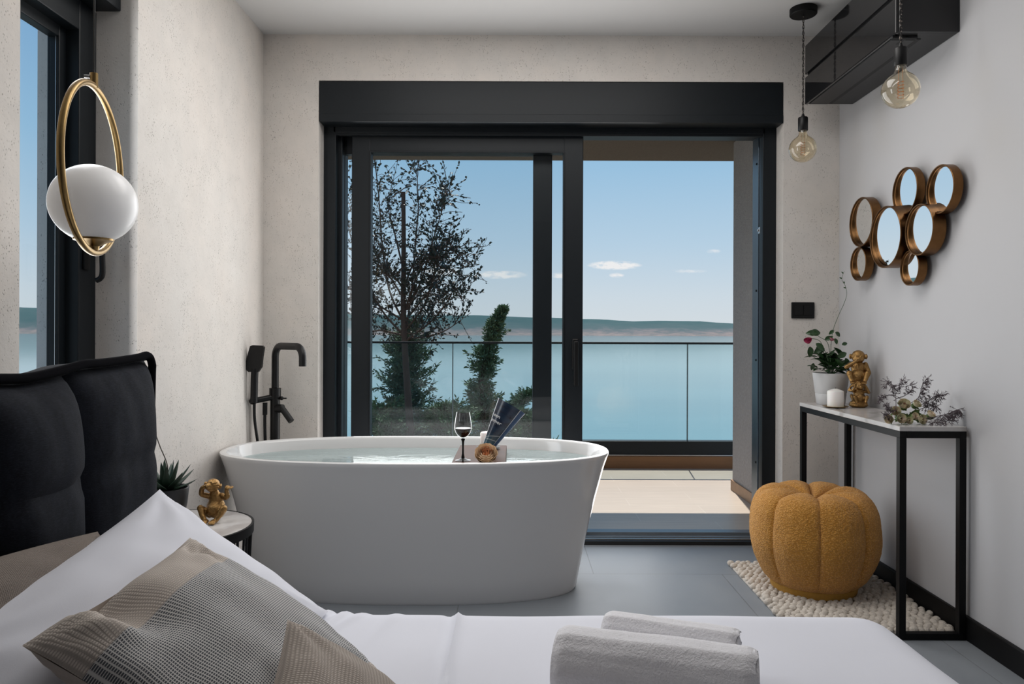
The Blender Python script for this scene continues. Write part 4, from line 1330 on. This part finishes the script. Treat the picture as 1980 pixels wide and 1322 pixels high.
def seated(c, s, yaw, headtilt, arms):
    """one crouching monkey; c = seat point, s = scale; arms: list of (shoulder side, elbow, hand) in local units"""
    Mx = T(c) @ rotz(yaw)
    def L(x, y, z): return Mx @ (Vector((x, y, z)) * s)
    b.ball(L(0, .1, .55), (.62 * s, .55 * s, .62 * s), Mx.to_3x3().to_4x4()); b.ball(L(0, .08, 1.15), (.52 * s, .45 * s, .55 * s), Mx.to_3x3().to_4x4()); b.ball(L(0, -.25, .6), (.5 * s, .35 * s, .5 * s), Mx.to_3x3().to_4x4())
    monkey_head(b, L(0, -.12, 2.02), .50 * s, yaw + headtilt, 0)
    for q in (-1, 1):
        limb(b, [L(.4 * q, 0, .35), L(.62 * q, -.55, .75), L(.64 * q, -.6, .8)], .27 * s, .2 * s)
        limb(b, [L(.64 * q, -.6, .8), L(.5 * q, -.7, .35), L(.4 * q, -.8, .08)], .2 * s, .14 * s)
        b.ball(L(.38 * q, -.9, .09), (.2 * s, .34 * s, .12 * s), Mx.to_3x3().to_4x4())
        for k in range(4): limb(b, [L(.38 * q + .1 * (k - 1.5), -1.1, .1), L(.38 * q + .12 * (k - 1.5), -1.26, .05)], .06 * s, .05 * s, 6)
    for (sh, el, hd) in arms:
        limb(b, [L(*sh), L(*[(a_ + b_) / 2 for a_, b_ in zip(sh, el)]), L(*el)], .19 * s, .16 * s)
        limb(b, [L(*el), L(*[(a_ + b_) / 2 for a_, b_ in zip(el, hd)]), L(*hd)], .16 * s, .12 * s)
        dd = Mx.to_3x3() @ (Vector(hd) - Vector(el)).normalized()
        hand(b, L(*hd), dd, 12 * s, (Mx.to_3x3() @ Vector((0, -.3, 1))).normalized())


# lower pair, back to back; upper one riding on their shoulders
seated(q_(-.001, -.012, .018), .041, -.22, .1, [((-.5, 0, 1.4), (-.85, -.5, 1.5), (-.55, -.6, 2.0)), ((.5, 0, 1.4), (.85, -.5, 1.3), (.55, -.65, 1.95))])
seated(q_(.002, .012, .020), .039, 2.75, .1, [((-.5, 0, 1.4), (-.9, -.2, 1.5), (-.62, -.35, 2.05)), ((.5, 0, 1.4), (.95, -.2, 1.45), (.62, -.35, 2.1))])
seated(q_(.0, .004, .112), .060, -.42, .0, [((-.5, 0, 1.45), (-.85, -.75, 1.25), (-.15, -.78, 1.72)), ((.5, 0, 1.45), (.75, -.1, .8), (.62, -.45, .5))])
sm = smooth_body(b, 'monkey_statue', M_gold, vox=.0022)
tag(sm, 'tall gold statue of three stacked monkeys on the console table by the pot', 'statue')

# bouquet
bq = thing('bouquet', 'lying bouquet of cream roses and dried mauve sprigs on the console table', 'bouquet', (1.51, 2.77, CH))
BD = 2.77
for i, (px, py, rp, ax_) in enumerate(((1748, 781, 13, (-.2, -.8, .6)), (1732, 793, 11, (-.3, -.9, .35)), (1721, 808, 10, (-.7, -.7, .1)), (1741, 806, 11, (.0, -1, .1)), (1768, 802, 8.5, (.1, -1, .25)), (1757, 812, 8.5, (.0, -1, .15)), (1781, 812, 11, (.2, -1, .1)), (1799, 800, 9.5, (.2, -.6, .7)), (1771, 780, 10, (.3, -.7, .6)))):
    d = BD + (.03 if py < 800 else -.02)
    c = at(px, py, d); R_ = rp * d / F * .98
    c.z = max(c.z, CH + R_ * .96)
    b = MB(); rose(b, c, ax_, R_ * .94, 6, .12, i); ro = b.build('rose', M_cream, bq)
    b = MB(); rose(b, c + Vector(ax_).normalized() * R_ * .12, ax_, R_ * .50, 3, .0, i + 20); b.build('rose_heart', M_heart, ro)
    b = MB(); a_ = Vector(ax_).normalized(); b.ball(c - a_ * R_ * .35, (R_ * .62,) * 3, nu=12, nv=8)
    for k in range(5):
        dd = align(a_) @ Vector((cos(k * 1.257), sin(k * 1.257), .35)); leaf(b, c - a_ * R_ * .45, dd, R_ * .22, R_ * 1.1)
    b.build('sepals', M_calyx, ro)
b = MB()
for (px, py, ex, ey) in ((1748, 806, 1792, 818), (1755, 800, 1800, 808), (1760, 795, 1790, 800), (1740, 800, 1780, 815), (1735, 810, 1765, 818)):
    p_, e_ = at(px, py, BD + .02), at(ex, ey, BD + .05); p_.z = max(p_.z, CH + .006); e_.z = max(e_.z, CH + .006)
    b.tube([p_, (p_ + e_) / 2, e_], .0022, 6)
    for k in range(4): bigleaf(b, p_.lerp(e_, .15 + .2 * k), (rnd.uniform(-1, 1), rnd.uniform(-.6, .2), rnd.uniform(-.05, .6)), .028, .009, (0, -1, .2))
b.build('rose_stems', M_calyx, bq)


def sprig(pl, twigs, spread, d=BD, seed=0, bias=None):
    rn = random.Random(seed); mb = MB()
    pts = bez([at(x, y, d) for x, y in pl], 6)
    for p_ in pts: p_.z = max(p_.z, CH + .003); p_.x = min(p_.x, XR - .006); p_.y = max(p_.y, 2.70)
    mb.tube(pts, lambda t: .0014 - .0008 * t, 5)
    k = d / F
    for i, p_ in enumerate(pts):
        if i < len(pts) * .25: continue
        for j in range(twigs):
            v = Vector((rn.uniform(-1, 1), rn.uniform(-.8, .4), rn.uniform(-1, 1)))
            if bias: v += Vector(bias)
            v.normalize(); L_ = rn.uniform(.35, 1) * spread * k
            e_ = p_ + v * L_; e_.z = max(e_.z, CH + .003); e_.x = min(e_.x, XR - .004)
            mb.tube([p_, (p_ + e_) / 2 + Vector((0, 0, .002)), e_], .0006, 4, cap=False)
            for s in range(4):
                c = p_.lerp(e_, rn.uniform(.35, 1.0))
                dd = (v + Vector((rn.uniform(-1, 1), rn.uniform(-1, 1), rn.uniform(-1, 1))) * .9).normalized()
                w_ = .0016; q = MB(); mb.tube([c, c + dd * .004, c + dd * rn.uniform(.006, .010)], lambda t: .0010 * (1 - .7 * t), 4)
    return mb.build('dried_sprig', M_dry, bq)


sprig([(1732, 795), (1733, 775), (1731, 752), (1726, 742), (1718, 738), (1712, 742)], 2, 13, BD + .02, 1)
sprig([(1732, 760), (1738, 749), (1745, 740), (1747, 730)], 2, 10, BD + .02, 2)
sprig([(1733, 768), (1748, 763), (1760, 755), (1765, 745), (1757, 742)], 2, 11, BD + .02, 3)
sprig([(1731, 762), (1715, 762), (1705, 768), (1699, 773)], 2, 8, BD + .03, 4)
sprig([(1757, 779), (1774, 768), (1780, 755), (1784, 740), (1791, 730)], 3, 16, BD + .04, 5, (.8, 0, .1))
sprig([(1765, 784), (1785, 778), (1800, 770), (1815, 765), (1823, 762)], 4, 15, BD + .04, 6)
sprig([(1775, 790), (1790, 785), (1805, 782), (1810, 785)], 4, 15, BD + .03, 7)
sprig([(1790, 806), (1815, 802), (1835, 796), (1848, 790), (1855, 788)], 5, 20, BD - .03, 8, (0, 0, -.7))
sprig([(1790, 812), (1805, 815), (1825, 812), (1845, 808)], 4, 14, BD - .045, 9)
sprig([(1730, 790), (1722, 792), (1716, 786), (1713, 782)], 3, 9, BD, 10)
sprig([(1725, 805), (1716, 802), (1710, 800)], 3, 8, BD - .02, 11)

# ------------------------------------------------------------------ pouf and rug
px_, py_ = 1.304, 3.205
RT = .022
po = thing('pouf', 'mustard yellow pumpkin-shaped boucle pouf standing on the cream bobble rug', 'pouf', (px_, py_, RT))
pf = [(.001, .024), (.10, .023), (.158, .022), (.186, .030), (.214, .052), (.240, .090), (.262, .138), (.276, .19), (.281, .235), (.278, .285), (.271, .335), (.255, .378), (.230, .407), (.195, .421), (.155, .423), (.112, .416), (.068, .400), (.03, .380), (.001, .368)]
PP = bez([(r, 0, z) for r, z in pf], 6); b = MB(); NT = 320
th0 = -pi / 2 + radians(-15.5)
rings = []
for i, p_ in enumerate(PP):
    ring = []
    for k in range(NT):
        th = 2 * pi * k / NT
        m_ = abs(sin(4 * (th - th0)))
        e = m_ ** .4
        cr = 1 - e
        t = i / (len(PP) - 1)
        top = max(0, min(1, (t - .62) / .2))
        low = max(0, min(1, (t - .12) / .15))
        r = .972 * p_.x * (1 - .095 * cr * low * (1 - .3 * top)); z = p_.z - .032 * cr * top * min(1, p_.x / .05) + .010 * e * top
        nz = .0022 * noise.noise(Vector((cos(th) * r * 95, sin(th) * r * 95, z * 95))) + .0025 * noise.noise(Vector((cos(th) * 5, sin(th) * 5, z * 14)))
        ring.append((px_ + (r + nz) * cos(th), py_ + (r + nz) * sin(th), RT + z + nz * top))
    rings.append(b.ring(ring))
for A_, B_ in zip(rings, rings[1:]): b.bridge(A_, B_)
b.build('cover', M_boucle, po)
b = MB(); b.lathe([(0, -.004), (.168, -.004), (.176, .0), (.182, .03), (.17, .045), (0, .045)], 64, (px_, py_, RT)); b.build('base', M_skirtfab, po)

b = MB(); rnd = random.Random(11)
RX0_, RX1_, RY0_, RY1_ = 1.040, 1.652, 2.735, 3.575
b.bbox(RX0_, RX1_, RY0_, RY1_, .0005, .012, .004)
yy = RY0_ + .014; row = 0
while yy < RY1_ - .008:
    xx = RX0_ + .012 + (.014 if row % 2 else 0)
    while xx < RX1_ - .008:
        s = rnd.uniform(.85, 1.2)
        b.ball((xx + rnd.uniform(-.006, .006), yy + rnd.uniform(-.005, .005), .016 + rnd.uniform(-.003, .001)), (.0165 * s, .0145 * s, .0125 * s), rotz(rnd.uniform(0, 3)), 10, 7)
        xx += .0275
    yy += .0235; row += 1
tag(b.build('rug', M_wool), 'cream felted wool bobble rug under the yellow pouf and console table', 'rug')

# ------------------------------------------------------------------ light
W = bpy.data.worlds.new('sky'); S.world = W; W.use_nodes = True
t = W.node_tree; t.nodes.clear(); n = N(t)
out = n.add('ShaderNodeOutputWorld'); bg = n.add('ShaderNodeBackground', i_Strength=1.0)
g = n.coord('Generated'); sp = n.add('ShaderNodeSeparateXYZ'); t.links.new(g, sp.inputs[0])
z = sp.outputs[2]
sky = n.ramp(n.math('MULTIPLY_ADD', z, .5, .5), [(.0, (.25, .33, .36)), (.5, (.66, .71, .74)), (.525, (.60, .69, .76)), (.56, (.46, .62, .76)), (.615, (.305, .52, .725)), (.72, (.16, .34, .60)), (1.0, (.09, .20, .44))])
yq = n.math('MAXIMUM', sp.outputs[1], .05)
ca = n.math('DIVIDE', sp.outputs[0], yq); cb = n.math('DIVIDE', z, yq)
cvec = n.add('ShaderNodeCombineXYZ'); t.links.new(ca, cvec.inputs[0]); t.links.new(cb, cvec.inputs[1])
mp = n.add('ShaderNodeMapping', i_Scale=(22, 60, 1)); t.links.new(cvec.outputs[0], mp.inputs[0])
cn_ = n.noise(mp.outputs[0], 4.0, 6, .62)
tot = None
for (a0, b0, sa, sb, amp) in ((.135, .0935, .040, .0070, 1.0), (-.020, .080, .040, .0065, .75), (.062, .0795, .016, .0045, .8), (.138, .080, .012, .004, .6), (-.10, .085, .03, .006, .7), (.27, .113, .012, .004, .35), (.235, .086, .03, .0035, .3)):
    e1 = n.math('POWER', n.math('MULTIPLY', n.math('SUBTRACT', ca, a0), 1 / sa), 2.0)
    e2 = n.math('POWER', n.math('MULTIPLY', n.math('SUBTRACT', cb, b0), 1 / sb), 2.0)
    mk_ = n.math('MULTIPLY', n.math('SUBTRACT', 1.0, n.math('ADD', e1, e2), clamp=True), amp)
    tot = mk_ if tot is None else n.math('MAXIMUM', tot, mk_)
cl = n.ramp(n.math('MULTIPLY', tot, n.math('MULTIPLY_ADD', cn_, 3.2, -.85)), [(.06, 0.0), (.55, .8)])
sky = n.mix(cl, sky, (.93, .90, .88))
t.links.new(sky, bg.inputs[0]); t.links.new(bg.outputs[0], out.inputs[0])


def lamp(name, kind, loc, d, energy, col=(1, 1, 1), **kw):
    l = bpy.data.lights.new(name, kind); l.energy = energy; l.color = col
    for k, v in kw.items(): setattr(l, k, v)
    o = bpy.data.objects.new(name, l); COL.objects.link(o); o.location = loc
    o.rotation_euler = Vector(d).to_track_quat('-Z', 'Y').to_euler(); return o


lamp('sun', 'SUN', (0, 8, 9), (-.06, -.5, -1), 5.4, (1.0, .94, .86), angle=radians(.6))
lamp('door_daylight_fill', 'AREA', (-.05, 3.862, 1.15), (0, -1, -.02), 30.5, (1.0, .985, .97), shape='RECTANGLE', size=1.6, size_y=2.05)  # area light added in the doorway; sky alone leaves the room dark
lamp('window_daylight_fill', 'AREA', (XL - .03, 2.235, 1.6), (1, 0, 0), 8, (.98, .99, 1.0), shape='RECTANGLE', size=.45, size_y=1.3)  # added area light in the window opening, boosts the daylight
lamp('bed_fill', 'AREA', (.1, 2.02, ZC - .012), (0, 0, -1), 5.0, (1.0, .975, .95), shape='RECTANGLE', size=1.6, size_y=.2)  # added fill at ceiling height, no fixture there; lifts towels and cushions
lamp('ceiling_fill', 'AREA', (.1, 2.78, ZC - .012), (0, 0, -1), 17.5, (1.0, .97, .94), shape='RECTANGLE', size=1.7, size_y=.7)  # unseen fill added above the tub to brighten the back wall

S.view_settings.view_transform = 'Standard'; S.view_settings.look = 'None'
S.view_settings.exposure = 0.0; S.view_settings.gamma = 1.0; S.view_settings.use_curve_mapping = False
